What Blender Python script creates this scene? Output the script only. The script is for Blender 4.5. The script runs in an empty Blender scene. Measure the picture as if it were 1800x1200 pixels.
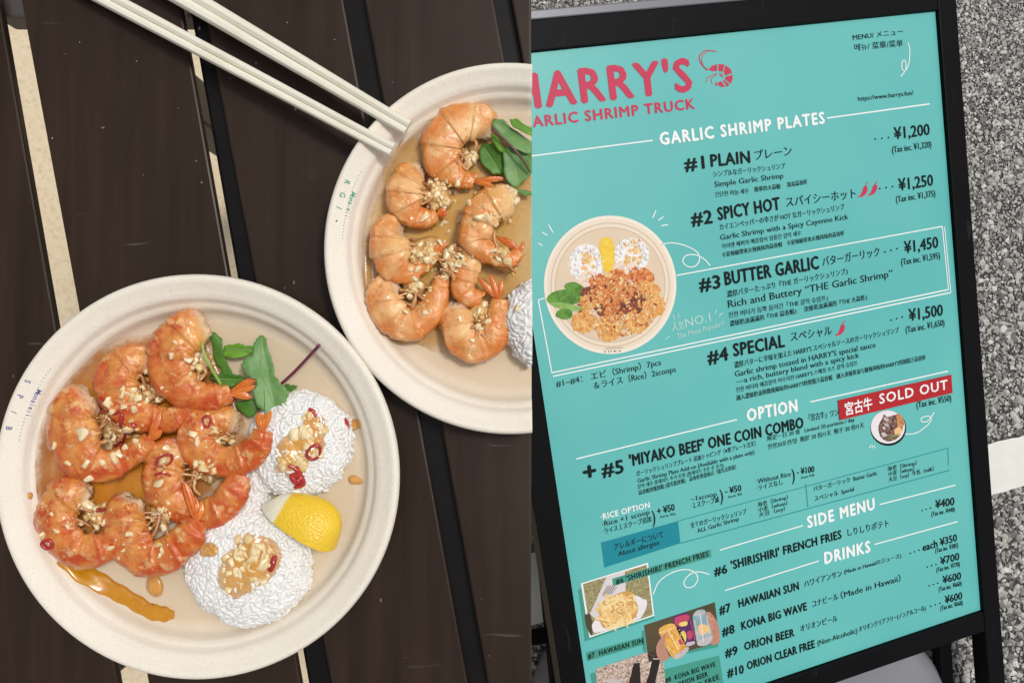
import bpy, bmesh, math, random
import numpy as np
from mathutils import Vector, Matrix, noise
from mathutils.bvhtree import BVHTree

# ------------------------------------------------------------------ camera, sky, sun, exposure
SC = bpy.context.scene
COL = SC.collection
F, CAMZ = 1500.0, 1.20            # focal length in photo pixels (1800 wide), camera height in metres
cam = bpy.data.cameras.new('camera')
cam.sensor_width = 36.0
cam.lens = 36.0 * F / 1800.0
cam.clip_start = 0.02
cam.clip_end = 500.0
camo = bpy.data.objects.new('camera', cam)
camo.location = (0, 0, CAMZ)
COL.objects.link(camo)
SC.camera = camo

SUN_AZ, SUN_EL = math.radians(58.0), math.radians(66.0)      # azimuth from +Y towards +X
w = bpy.data.worlds.new('World')
SC.world = w
w.use_nodes = True
nt = w.node_tree
sky = nt.nodes.new('ShaderNodeTexSky')
sky.sky_type = 'NISHITA'
sky.sun_disc = False
sky.sun_elevation = SUN_EL
sky.sun_rotation = SUN_AZ
sky.dust_density = 4.0
sky.ozone_density = 0.6
hs = nt.nodes.new('ShaderNodeHueSaturation')
hs.inputs['Saturation'].default_value = 0.18
nt.links.new(sky.outputs[0], hs.inputs['Color'])
bg = nt.nodes['Background']
bg.inputs['Strength'].default_value = 0.09
nt.links.new(hs.outputs[0], bg.inputs['Color'])

sl = bpy.data.lights.new('sun', 'SUN')
sl.energy = 1.5
sl.angle = math.radians(10.0)
sl.color = (1.0, 0.955, 0.89)
so = bpy.data.objects.new('sun', sl)
sd = Vector((math.sin(SUN_AZ) * math.cos(SUN_EL), math.cos(SUN_AZ) * math.cos(SUN_EL), math.sin(SUN_EL)))
so.rotation_euler = sd.to_track_quat('Z', 'Y').to_euler()
so.location = sd * 5
COL.objects.link(so)

SC.view_settings.view_transform = 'Standard'
SC.view_settings.look = 'None'
SC.view_settings.exposure = 0.12
SC.view_settings.gamma = 1.0
SC.view_settings.use_curve_mapping = False
SC.cycles.use_denoising = True
SC.cycles.max_bounces = 10
SC.cycles.diffuse_bounces = 8

random.seed(7)
R = random.Random(11)

# ------------------------------------------------------------------ helpers
def P(px, py, z):
    """point at height z seen at photo pixel (px, py)"""
    d = (CAMZ - z) / F
    return Vector(((px - 900) * d, -(py - 600) * d, z))

def M(px, z=0.73):
    return px * (CAMZ - z) / F

TOP = 0.72                          # table top
XS = P(934, 0, TOP).x               # table's sawn right edge

def tag(o, label=None, cat=None, group=None, kind=None):
    if label: o['label'] = label
    if cat: o['category'] = cat
    if group: o['group'] = group
    if kind: o['kind'] = kind
    return o

def empty(name, loc, label, cat, group=None):
    o = bpy.data.objects.new(name, None)
    o.location = loc
    o.empty_display_size = 0.02
    COL.objects.link(o)
    return tag(o, label, cat, group)

def link_mesh(name, me, mats, parent=None, loc=(0, 0, 0)):
    o = bpy.data.objects.new(name, me)
    if not isinstance(mats, (list, tuple)): mats = [mats]
    if not me.materials:
        for m in mats: me.materials.append(m)
    COL.objects.link(o)
    o.location = loc
    if parent: o.parent = parent
    return o

def build(name, V, Fc, mats, parent=None, origin=(0, 0, 0), smooth=True, uv=None, mi=None, cut=False, attr=None):
    """V in world space (or the parent's own space when origin is 0); origin becomes the object's / parent's place"""
    og = Vector(origin)
    me = bpy.data.meshes.new(name)
    me.from_pydata([tuple(Vector(v) - og) for v in V], [], Fc)
    if uv is not None:
        ul = me.uv_layers.new(name='UVMap')
        for p in me.polygons:
            for li in p.loop_indices:
                ul.data[li].uv = uv[me.loops[li].vertex_index]
    if mi is not None:
        for p, k in zip(me.polygons, mi): p.material_index = k
    if cut:
        bm = bmesh.new(); bm.from_mesh(me)
        x = XS - og.x
        if max(v.co.x for v in bm.verts) > x:
            r = bmesh.ops.bisect_plane(bm, geom=bm.verts[:] + bm.edges[:] + bm.faces[:], dist=1e-7,
                                       plane_co=(x, 0, 0), plane_no=(1, 0, 0), clear_outer=True)
            ed = [e for e in bm.edges if e.is_boundary and abs(e.verts[0].co.x - x) < 1e-5 and abs(e.verts[1].co.x - x) < 1e-5]
            if ed:
                try: bmesh.ops.holes_fill(bm, edges=ed, sides=0)
                except Exception: pass
        bm.to_mesh(me); bm.free()
    if smooth:
        me.polygons.foreach_set('use_smooth', [True] * len(me.polygons))
    me.update()
    return link_mesh(name, me, mats, parent, (0, 0, 0) if parent else og)

def box_geo(c, s, rot=None):
    V = []
    for z in (-1, 1):
        for x, y in ((-1, -1), (1, -1), (1, 1), (-1, 1)):
            v = Vector((x * s[0] / 2, y * s[1] / 2, z * s[2] / 2))
            if rot: v = rot @ v
            V.append(Vector(c) + v)
    return V, [(3, 2, 1, 0), (4, 5, 6, 7), (0, 1, 5, 4), (1, 2, 6, 5), (2, 3, 7, 6), (3, 0, 4, 7)]

def hexa(bottom, top):
    """prism from 4 bottom and 4 top corners (counter-clockwise from above)"""
    return list(bottom) + list(top), [(3, 2, 1, 0), (4, 5, 6, 7), (0, 1, 5, 4), (1, 2, 6, 5), (2, 3, 7, 6), (3, 0, 4, 7)]

def bevel(o, wd=0.001, seg=2):
    bm = bmesh.new(); bm.from_mesh(o.data)
    bmesh.ops.bevel(bm, geom=bm.edges[:], offset=wd, segments=seg, profile=0.6, affect='EDGES')
    bm.to_mesh(o.data); bm.free()
    return o

def catmull(pts, n, closed=False):
    pts = [np.array(p, float) for p in pts]
    m = len(pts)
    out = []
    segs = m if closed else m - 1
    for s in range(segs):
        if closed:
            a, b, c, d = pts[(s - 1) % m], pts[s], pts[(s + 1) % m], pts[(s + 2) % m]
        else:
            a, b, c, d = pts[max(s - 1, 0)], pts[s], pts[s + 1], pts[min(s + 2, m - 1)]
        for k in range(n):
            t = k / n
            out.append(0.5 * ((2 * b) + (c - a) * t + (2 * a - 5 * b + 4 * c - d) * t * t + (3 * b - a - 3 * c + d) * t ** 3))
    if not closed: out.append(pts[-1])
    return out

def tube_geo(pts, rads, n=8, flat=1.0):
    V, Fc = [], []
    m = len(pts)
    for i, p in enumerate(pts):
        a, b = pts[max(i - 1, 0)], pts[min(i + 1, m - 1)]
        t = (Vector(b) - Vector(a)).normalized()
        up = Vector((0, 0, 1)) if abs(t.z) < 0.9 else Vector((1, 0, 0))
        s = t.cross(up).normalized(); u = s.cross(t)
        for k in range(n):
            an = 2 * math.pi * k / n
            V.append(Vector(p) + (s * math.cos(an) + u * math.sin(an) * flat) * rads[i])
    for i in range(m - 1):
        for k in range(n):
            Fc.append((i * n + k, i * n + (k + 1) % n, (i + 1) * n + (k + 1) % n, (i + 1) * n + k))
    Fc.append(tuple(range(n - 1, -1, -1)))
    Fc.append(tuple((m - 1) * n + k for k in range(n)))
    return V, Fc

def join(*gs):
    V, Fc = [], []
    for v, f in gs:
        o = len(V); V += v; Fc += [tuple(i + o for i in q) for q in f]
    return V, Fc

# ------------------------------------------------------------------ materials
def new_mat(name):
    m = bpy.data.materials.new(name); m.use_nodes = True
    nt = m.node_tree
    return m, nt, nt.nodes['Principled BSDF']

class NB:
    """small node-building helper"""
    def __init__(s, nt): s.nt = nt
    def n(s, t, **kw):
        nd = s.nt.nodes.new(t)
        for k, v in kw.items():
            if hasattr(nd, k) and k not in ('Scale',): setattr(nd, k, v)
        return nd
    def l(s, a, b): s.nt.links.new(a, b)
    def coord(s, which='Object', scale=None):
        tc = s.n('ShaderNodeTexCoord')
        o = tc.outputs[which]
        if scale:
            mp = s.n('ShaderNodeMapping'); mp.inputs['Scale'].default_value = scale
            s.l(o, mp.inputs['Vector']); o = mp.outputs[0]
        return o
    def noise(s, vec, scale, detail=4, rough=0.55, dist=0.0):
        nd = s.n('ShaderNodeTexNoise')
        nd.inputs['Scale'].default_value = scale; nd.inputs['Detail'].default_value = detail
        nd.inputs['Roughness'].default_value = rough; nd.inputs['Distortion'].default_value = dist
        s.l(vec, nd.inputs['Vector']); return nd.outputs['Fac']
    def voro(s, vec, scale, feature='F1', out='Distance', rnd=1.0):
        nd = s.n('ShaderNodeTexVoronoi'); nd.feature = feature
        nd.inputs['Scale'].default_value = scale; nd.inputs['Randomness'].default_value = rnd
        s.l(vec, nd.inputs['Vector']); return nd.outputs[out]
    def ramp(s, fac, stops, interp='LINEAR'):
        nd = s.n('ShaderNodeValToRGB'); cr = nd.color_ramp; cr.interpolation = interp
        while len(cr.elements) < len(stops): cr.elements.new(0.5)
        for e, (p, c) in zip(cr.elements, stops):
            e.position = p
            e.color = (c, c, c, 1) if isinstance(c, (int, float)) else (c[0], c[1], c[2], 1)
        s.l(fac, nd.inputs['Fac']); return nd.outputs['Color']
    def mix(s, fac, a, b, mode='MIX'):
        nd = s.n('ShaderNodeMix'); nd.data_type = 'RGBA'; nd.blend_type = mode
        for sock, v in ((nd.inputs['Factor'], fac), (nd.inputs[6], a), (nd.inputs[7], b)):
            if hasattr(v, 'is_linked') or hasattr(v, 'links'): s.l(v, sock)
            elif isinstance(v, (int, float)): sock.default_value = v if sock.type == 'VALUE' else (v, v, v, 1)
            else: sock.default_value = (*v, 1)
        return nd.outputs[2]
    def math(s, op, a, b=0.0, c=None):
        nd = s.n('ShaderNodeMath'); nd.operation = op
        for i, v in enumerate((a, b) if c is None else (a, b, c)):
            if isinstance(v, (int, float)): nd.inputs[i].default_value = v
            else: s.l(v, nd.inputs[i])
        return nd.outputs[0]
    def bump(s, h, strength, dist, prev=None):
        nd = s.n('ShaderNodeBump'); nd.inputs['Strength'].default_value = strength
        nd.inputs['Distance'].default_value = dist
        s.l(h, nd.inputs['Height'])
        if prev is not None: s.l(prev, nd.inputs['Normal'])
        return nd.outputs[0]

def plain(name, col, rough=0.5, spec=0.5, metal=0.0, var=0.06, scale=200, bump=0.0, coat=0.0):
    m, nt, b = new_mat(name); nb = NB(nt)
    v = nb.coord()
    n = nb.noise(v, scale, 3)
    c = nb.mix(n, tuple(max(0, x * (1 - var)) for x in col), tuple(min(1, x * (1 + var)) for x in col))
    nb.l(c, b.inputs['Base Color'])
    b.inputs['Roughness'].default_value = rough
    b.inputs['Specular IOR Level'].default_value = spec
    b.inputs['Metallic'].default_value = metal
    b.inputs['Coat Weight'].default_value = coat
    b.inputs['Coat Roughness'].default_value = 0.08
    if bump: nb.l(nb.bump(n, bump, 0.0005), b.inputs['Normal'])
    return m

def mat_slat():
    m, nt, b = new_mat('dark_board'); nb = NB(nt)
    v = nb.coord('Object')
    vs = nb.coord('Object', (90, 6, 60))
    n1 = nb.noise(vs, 1.0, 5, 0.6)
    n2 = nb.noise(v, 9, 3)
    base = nb.mix(n2, (0.020, 0.0115, 0.0078), (0.030, 0.0165, 0.0105))
    base = nb.mix(nb.ramp(n1, [(0.35, 0.0), (0.75, 0.55)]), base, (0.050, 0.031, 0.021))
    vd = nb.voro(nb.coord('Object', (1, 0.55, 1)), 85)
    sp = nb.ramp(vd, [(0.0, 1), (0.035, 1), (0.06, 0)])
    gate = nb.ramp(nb.noise(v, 38, 2), [(0.52, 0), (0.6, 1)])
    spk = nb.math('MULTIPLY', sp, gate)
    base = nb.mix(nb.math('MULTIPLY', spk, 0.6), base, (0.24, 0.21, 0.19))
    sc = nb.noise(nb.coord('Object', (30, 300, 30)), 1.0, 2, 0.4, 0.6)
    scr = nb.math('MULTIPLY', nb.ramp(sc, [(0.72, 0), (0.75, 1)]), nb.ramp(nb.noise(v, 21, 2), [(0.5, 0), (0.62, 1)]))
    base = nb.mix(nb.math('MULTIPLY', scr, 0.22), base, (0.2, 0.18, 0.16))
    nb.l(base, b.inputs['Base Color'])
    nb.l(nb.ramp(n2, [(0.3, 0.22), (0.7, 0.42)]), b.inputs['Roughness'])
    b.inputs['Specular IOR Level'].default_value = 0.2
    nb.l(nb.bump(n1, 0.10, 0.0006), b.inputs['Normal'])
    return m

def mat_pulp():
    m, nt, b = new_mat('plate_pulp'); nb = NB(nt)
    v = nb.coord('Object')
    n1 = nb.noise(v, 40, 4)
    n2 = nb.noise(v, 900, 3, 0.6)
    c = nb.mix(n1, (0.78, 0.715, 0.61), (0.85, 0.795, 0.70))
    c = nb.mix(nb.ramp(n2, [(0.30, 0.30), (0.48, 0.0)]), c, (0.58, 0.49, 0.38))
    fl = nb.ramp(nb.voro(v, 240), [(0.0, 1), (0.05, 1), (0.08, 0)])
    fl = nb.math('MULTIPLY', fl, nb.ramp(nb.noise(v, 60, 1), [(0.55, 0), (0.6, 0.5)]))
    c = nb.mix(fl, c, (0.48, 0.36, 0.24))
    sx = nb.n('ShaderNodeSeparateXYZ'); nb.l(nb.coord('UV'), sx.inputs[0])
    dim_floor = nb.ramp(nb.math('ADD', sx.outputs[0], nb.math('MULTIPLY', n1, 0.06)), [(0.78, 1.0), (0.90, 0.0)])  # floor's oily tan plus its dimmer light, both put into the colour
    c = nb.mix(nb.math('MULTIPLY', dim_floor, 0.85), c, (0.62, 0.485, 0.325))
    nb.l(c, b.inputs['Base Color'])
    b.inputs['Roughness'].default_value = 0.6
    b.inputs['Specular IOR Level'].default_value = 0.3
    n3 = nb.noise(v, 420, 4, 0.7)
    nb.l(nb.bump(n3, 0.35, 0.0006), b.inputs['Normal'])
    return m

def mat_shrimp(name, pale, orange, red, paprika, lines_=0.8, dust=0.9):
    m, nt, b = new_mat(name); nb = NB(nt)
    v = nb.coord('Object')
    uvn = nb.coord('UV')
    sp = nb.n('ShaderNodeSeparateXYZ'); nb.l(uvn, sp.inputs[0])
    u, vv = sp.outputs[0], sp.outputs[1]
    nA = nb.noise(v, 75, 5, 0.6, 0.4)
    nB = nb.noise(v, 190, 5, 0.65)
    nC = nb.noise(v, 620, 3, 0.6)
    seg = nb.math('FRACT', nb.math('ADD', nb.math('MULTIPLY', u, 5.5), nb.math('MULTIPLY', nA, 0.35)))
    outer = nb.math('MULTIPLY_ADD', nb.math('COSINE', nb.math('MULTIPLY', vv, 6.28318)), 0.5, 0.5)
    fac = nb.math('ADD', nb.math('MULTIPLY', nA, 0.75), nb.math('MULTIPLY', outer, 0.20))
    fac = nb.math('ADD', fac, nb.math('MULTIPLY', u, 0.30))
    c = nb.mix(nb.ramp(fac, [(0.46, 0), (0.70, 1)]), pale, orange)
    line = nb.ramp(seg, [(0.0, 0.5), (0.10, 0.15), (0.22, 0), (0.88, 0), (0.98, 0.5)])
    c = nb.mix(nb.math('MULTIPLY', line, lines_), c, red)
    pap = nb.math('MULTIPLY', nb.ramp(nb.noise(v, 420, 4, 0.7), [(paprika - 0.06, 0), (paprika + 0.06, dust)]), nb.ramp(nb.noise(v, 70, 3), [(0.42, 0.05), (0.6, 1)]))
    c = nb.mix(pap, c, red)
    gl = nb.ramp(nb.noise(v, 55, 4, 0.6, 0.8), [(0.50, 0), (0.62, 0.7)])
    c = nb.mix(nb.math('MULTIPLY', gl, 0.7), c, (0.70, 0.34, 0.07))
    wh = nb.ramp(nb.noise(v, 130, 4, 0.6), [(0.57, 0), (0.66, 0.6)])
    c = nb.mix(nb.math('MULTIPLY', wh, 0.85), c, (0.88, 0.62, 0.28))
    hd = nb.ramp(nb.math('ADD', u, nb.math('MULTIPLY', nB, 0.05)), [(0.035, 1), (0.085, 0)])
    c = nb.mix(nb.math('MULTIPLY', hd, 0.8), c, (0.84, 0.64, 0.42))
    pep = nb.ramp(nb.voro(v, 330), [(0.0, 1), (0.10, 1), (0.16, 0)])
    pep = nb.math('MULTIPLY', pep, nb.ramp(nb.noise(v, 260, 1), [(0.50, 0), (0.58, 1)]))
    c = nb.mix(nb.math('MULTIPLY', pep, 0.85), c, (0.05, 0.02, 0.01))
    nb.l(c, b.inputs['Base Color'])
    b.inputs['Roughness'].default_value = 0.4
    b.inputs['Specular IOR Level'].default_value = 0.12
    b.inputs['Subsurface Weight'].default_value = 0.06
    b.inputs['Subsurface Radius'].default_value = (0.004, 0.0016, 0.0007)
    b.inputs['Subsurface Scale'].default_value = 1.0
    b.inputs['Coat Weight'].default_value = 1.0
    b.inputs['Coat IOR'].default_value = 1.6
    b.inputs['Coat Roughness'].default_value = 0.06
    bp = nb.bump(nB, 0.45, 0.0016)
    bp = nb.bump(nC, 0.35, 0.0006, bp)
    nb.l(bp, b.inputs['Normal'])
    nb.l(nb.bump(nb.noise(v, 240, 4, 0.6, 0.6), 0.9, 0.0016), b.inputs['Coat Normal'])
    return m

def mat_sauce(name, a, c2, alpha=1.0, edge=False):
    m, nt, b = new_mat(name); nb = NB(nt)
    v = nb.coord('Object')
    n1 = nb.noise(v, 35, 4, 0.55, 0.6); n2 = nb.noise(v, 380, 4, 0.6)
    c = nb.mix(nb.ramp(n1, [(0.35, 0), (0.68, 1)]), a, c2)
    c = nb.mix(nb.ramp(n2, [(0.56, 0), (0.68, 0.4)]), c, tuple(x * 0.55 for x in a))
    pep = nb.ramp(nb.voro(v, 210), [(0.0, 1), (0.07, 1), (0.11, 0)])
    pep = nb.math('MULTIPLY', pep, nb.ramp(nb.noise(v, 140, 1), [(0.54, 0), (0.6, 1)]))
    c = nb.mix(pep, c, (0.06, 0.015, 0.005))
    nb.l(c, b.inputs['Base Color'])
    b.inputs['Roughness'].default_value = 0.2
    b.inputs['Specular IOR Level'].default_value = 0.4
    if edge:
        sx = nb.n('ShaderNodeSeparateXYZ'); nb.l(nb.coord('UV'), sx.inputs[0])
        g = nb.math('ADD', sx.outputs[0], nb.math('MULTIPLY_ADD', nb.noise(v, 110, 4, 0.6), 0.30, -0.15))
        g = nb.math('ADD', g, nb.math('MULTIPLY_ADD', n1, 0.35, -0.175))
        nb.l(nb.ramp(g, [(0.45, alpha), (0.90, alpha * 0.62), (1.04, 0.12)]), b.inputs['Alpha'])
    else:
        b.inputs['Alpha'].default_value = alpha
    b.inputs['Coat Weight'].default_value = 0.4
    b.inputs['Coat Roughness'].default_value = 0.05
    nb.l(nb.bump(n1, 0.3, 0.002), b.inputs['Normal'])
    return m

def mat_soft(name, c1, c2, rough=0.35, sss=0.25, scale=160, bump=0.3, rad=(0.004, 0.003, 0.002), coat=0.0, bs=500):
    m, nt, b = new_mat(name); nb = NB(nt)
    v = nb.coord('Object')
    oi = nb.n('ShaderNodeObjectInfo')
    gi = nb.n('ShaderNodeNewGeometry')
    n1 = nb.noise(v, scale, 4, 0.6)
    f = nb.math('ADD', nb.math('MULTIPLY', n1, 0.7), nb.math('MULTIPLY', gi.outputs['Random Per Island'], 0.35))
    f = nb.math('ADD', f, nb.math('MULTIPLY', oi.outputs['Random'], 0.2))
    nb.l(nb.mix(nb.ramp(f, [(0.35, 0), (0.75, 1)]), c1, c2), b.inputs['Base Color'])
    b.inputs['Roughness'].default_value = rough
    b.inputs['Subsurface Weight'].default_value = sss
    b.inputs['Subsurface Radius'].default_value = rad
    b.inputs['Subsurface Scale'].default_value = 1.0
    b.inputs['Coat Weight'].default_value = coat
    b.inputs['Coat Roughness'].default_value = 0.08
    if bump: nb.l(nb.bump(nb.noise(v, bs, 3), bump, 0.0006), b.inputs['Normal'])
    return m

def mat_leaf(name, c1, c2):
    m, nt, b = new_mat(name); nb = NB(nt)
    v = nb.coord('Object')
    n1 = nb.noise(v, 60, 4); n2 = nb.noise(v, 320, 4)
    c = nb.mix(nb.ramp(n1, [(0.3, 0), (0.7, 1)]), c1, c2)
    vd = nb.voro(v, 130, 'DISTANCE_TO_EDGE')
    ve = nb.ramp(vd, [(0.0, 0.12), (0.05, 0.0)])
    c = nb.mix(ve, c, tuple(min(1, x * 1.9) for x in c2))
    nb.l(c, b.inputs['Base Color'])
    b.inputs['Roughness'].default_value = 0.45
    b.inputs['Specular IOR Level'].default_value = 0.35
    b.inputs['Subsurface Weight'].default_value = 0.12
    b.inputs['Subsurface Radius'].default_value = (0.001, 0.002, 0.0005)
    b.inputs['Subsurface Scale'].default_value = 1.0
    bp = nb.bump(vd, 0.12, 0.0005)
    nb.l(nb.bump(n2, 0.25, 0.0005, bp), b.inputs['Normal'])
    return m

def mat_lemon():
    m, nt, b = new_mat('lemon_rind'); nb = NB(nt)
    v = nb.coord('Object')
    uvn = nb.coord('UV'); sp = nb.n('ShaderNodeSeparateXYZ'); nb.l(uvn, sp.inputs[0])
    n1 = nb.noise(v, 90, 4)
    c = nb.mix(n1, (0.80, 0.50, 0.016), (0.86, 0.60, 0.045))
    dark = nb.ramp(nb.voro(v, 900), [(0.0, 0.55), (0.25, 0)])
    c = nb.mix(dark, c, (0.60, 0.34, 0.008))
    f = nb.ramp(nb.math('ADD', sp.outputs[0], nb.math('MULTIPLY', n1, 0.05)), [(0.24, 1), (0.28, 0)])
    c = nb.mix(f, c, (0.82, 0.79, 0.62))
    nb.l(c, b.inputs['Base Color'])
    b.inputs['Roughness'].default_value = 0.38
    b.inputs['Subsurface Weight'].default_value = 0.1
    b.inputs['Subsurface Radius'].default_value = (0.003, 0.002, 0.0005)
    b.inputs['Subsurface Scale'].default_value = 1.0
    nb.l(nb.bump(nb.voro(v, 700), 0.35, 0.0009), b.inputs['Normal'])
    return m

def mat_wood_pale():
    m, nt, b = new_mat('pale_chopstick_wood'); nb = NB(nt)
    v = nb.coord('UV', (8, 130, 1))
    v2 = nb.coord('Object')
    n1 = nb.noise(v, 1.0, 5, 0.6)
    c = nb.mix(n1, (0.76, 0.72, 0.60), (0.84, 0.81, 0.71))
    c = nb.mix(nb.ramp(nb.noise(v2, 30, 3), [(0.5, 0), (0.7, 0.35)]), c, (0.66, 0.58, 0.42))
    nb.l(c, b.inputs['Base Color'])
    b.inputs['Roughness'].default_value = 0.55
    b.inputs['Specular IOR Level'].default_value = 0.3
    nb.l(nb.bump(n1, 0.15, 0.0005), b.inputs['Normal'])
    return m

def mat_stones():
    m, nt, b = new_mat('road_aggregate'); nb = NB(nt)
    v = nb.coord('Object')
    gi = nb.n('ShaderNodeNewGeometry')
    c = nb.ramp(gi.outputs['Random Per Island'],
                [(0.0, (0.07, 0.068, 0.064)), (0.24, (0.20, 0.194, 0.182)), (0.45, (0.36, 0.35, 0.33)),
                 (0.68, (0.48, 0.465, 0.435)), (0.88, (0.58, 0.57, 0.54)), (1.0, (0.78, 0.77, 0.74))])
    n = nb.noise(v, 500, 3)
    c = nb.mix(nb.ramp(n, [(0.3, 0.4), (0.7, 0.0)]), c, (0.10, 0.097, 0.09))
    nb.l(c, b.inputs['Base Color'])
    b.inputs['Roughness'].default_value = 0.6
    nb.l(nb.bump(n, 0.3, 0.0006), b.inputs['Normal'])
    return m

def mat_asphalt():
    m, nt, b = new_mat('asphalt'); nb = NB(nt)
    v = nb.coord('Object')
    d = nb.voro(v, 170); cc = nb.voro(v, 170, out='Color')
    n = nb.noise(v, 4, 4)
    sep = nb.n('ShaderNodeSeparateColor'); nb.l(cc, sep.inputs[0])
    c = nb.ramp(sep.outputs[0], [(0.0, (0.03, 0.03, 0.03)), (0.6, (0.07, 0.069, 0.066)), (0.9, (0.20, 0.195, 0.185)), (1.0, (0.34, 0.33, 0.31))])
    c = nb.mix(nb.ramp(d, [(0.35, 0), (0.6, 0.85)]), c, (0.022, 0.022, 0.022))
    c = nb.mix(nb.math('MULTIPLY', n, 0.3), c, (0.09, 0.085, 0.078))
    nb.l(c, b.inputs['Base Color'])
    b.inputs['Roughness'].default_value = 0.75
    nb.l(nb.bump(nb.ramp(d, [(0.2, 1), (0.6, 0)]), 0.8, 0.002), b.inputs['Normal'])
    return m

def mat_pave():
    m, nt, b = new_mat('cream_paving'); nb = NB(nt)
    v = nb.coord('Object')
    n1 = nb.noise(v, 12, 4); d = nb.voro(v, 95)
    c = nb.mix(n1, (0.66, 0.53, 0.35), (0.76, 0.65, 0.47))
    c = nb.mix(nb.ramp(d, [(0.1, 0.5), (0.42, 0)]), c, (0.62, 0.45, 0.27))
    c = nb.mix(nb.ramp(nb.noise(v, 160, 3), [(0.55, 0), (0.72, 0.5)]), c, (0.45, 0.34, 0.23))
    nb.l(c, b.inputs['Base Color'])
    b.inputs['Roughness'].default_value = 0.85
    nb.l(nb.bump(d, 0.35, 0.003), b.inputs['Normal'])
    return m

def mat_print(name, stops, scale, dist=0.6, rough=0.4, detail=4):
    """flat printed picture: colours scattered by a noise"""
    m, nt, b = new_mat(name); nb = NB(nt)
    v = nb.coord('Object')
    n = nb.noise(v, scale, detail, 0.65, dist)
    nb.l(nb.ramp(n, stops), b.inputs['Base Color'])
    b.inputs['Roughness'].default_value = rough
    b.inputs['Specular IOR Level'].default_value = 0.3
    return m

def mat_black(name='black_frame'):
    m, nt, b = new_mat(name); nb = NB(nt)
    v = nb.coord('Object')
    n = nb.noise(v, 15, 4); n2 = nb.noise(nb.coord('Object', (120, 14, 60)), 1, 3, 0.5, 0.5)
    c = nb.mix(n, (0.0028, 0.003, 0.0038), (0.005, 0.005, 0.0058))
    dust = nb.math('MULTIPLY', nb.ramp(nb.voro(v, 120), [(0.0, 1), (0.04, 1), (0.07, 0)]), nb.ramp(nb.noise(v, 50, 1), [(0.54, 0), (0.6, 1)]))
    c = nb.mix(nb.math('MULTIPLY', dust, 0.5), c, (0.16, 0.15, 0.13))
    sc = nb.ramp(n2, [(0.70, 0), (0.74, 0.25)])
    c = nb.mix(sc, c, (0.05, 0.05, 0.05))
    nb.l(c, b.inputs['Base Color'])
    b.inputs['Roughness'].default_value = 0.45
    b.inputs['Specular IOR Level'].default_value = 0.08
    return m

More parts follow.
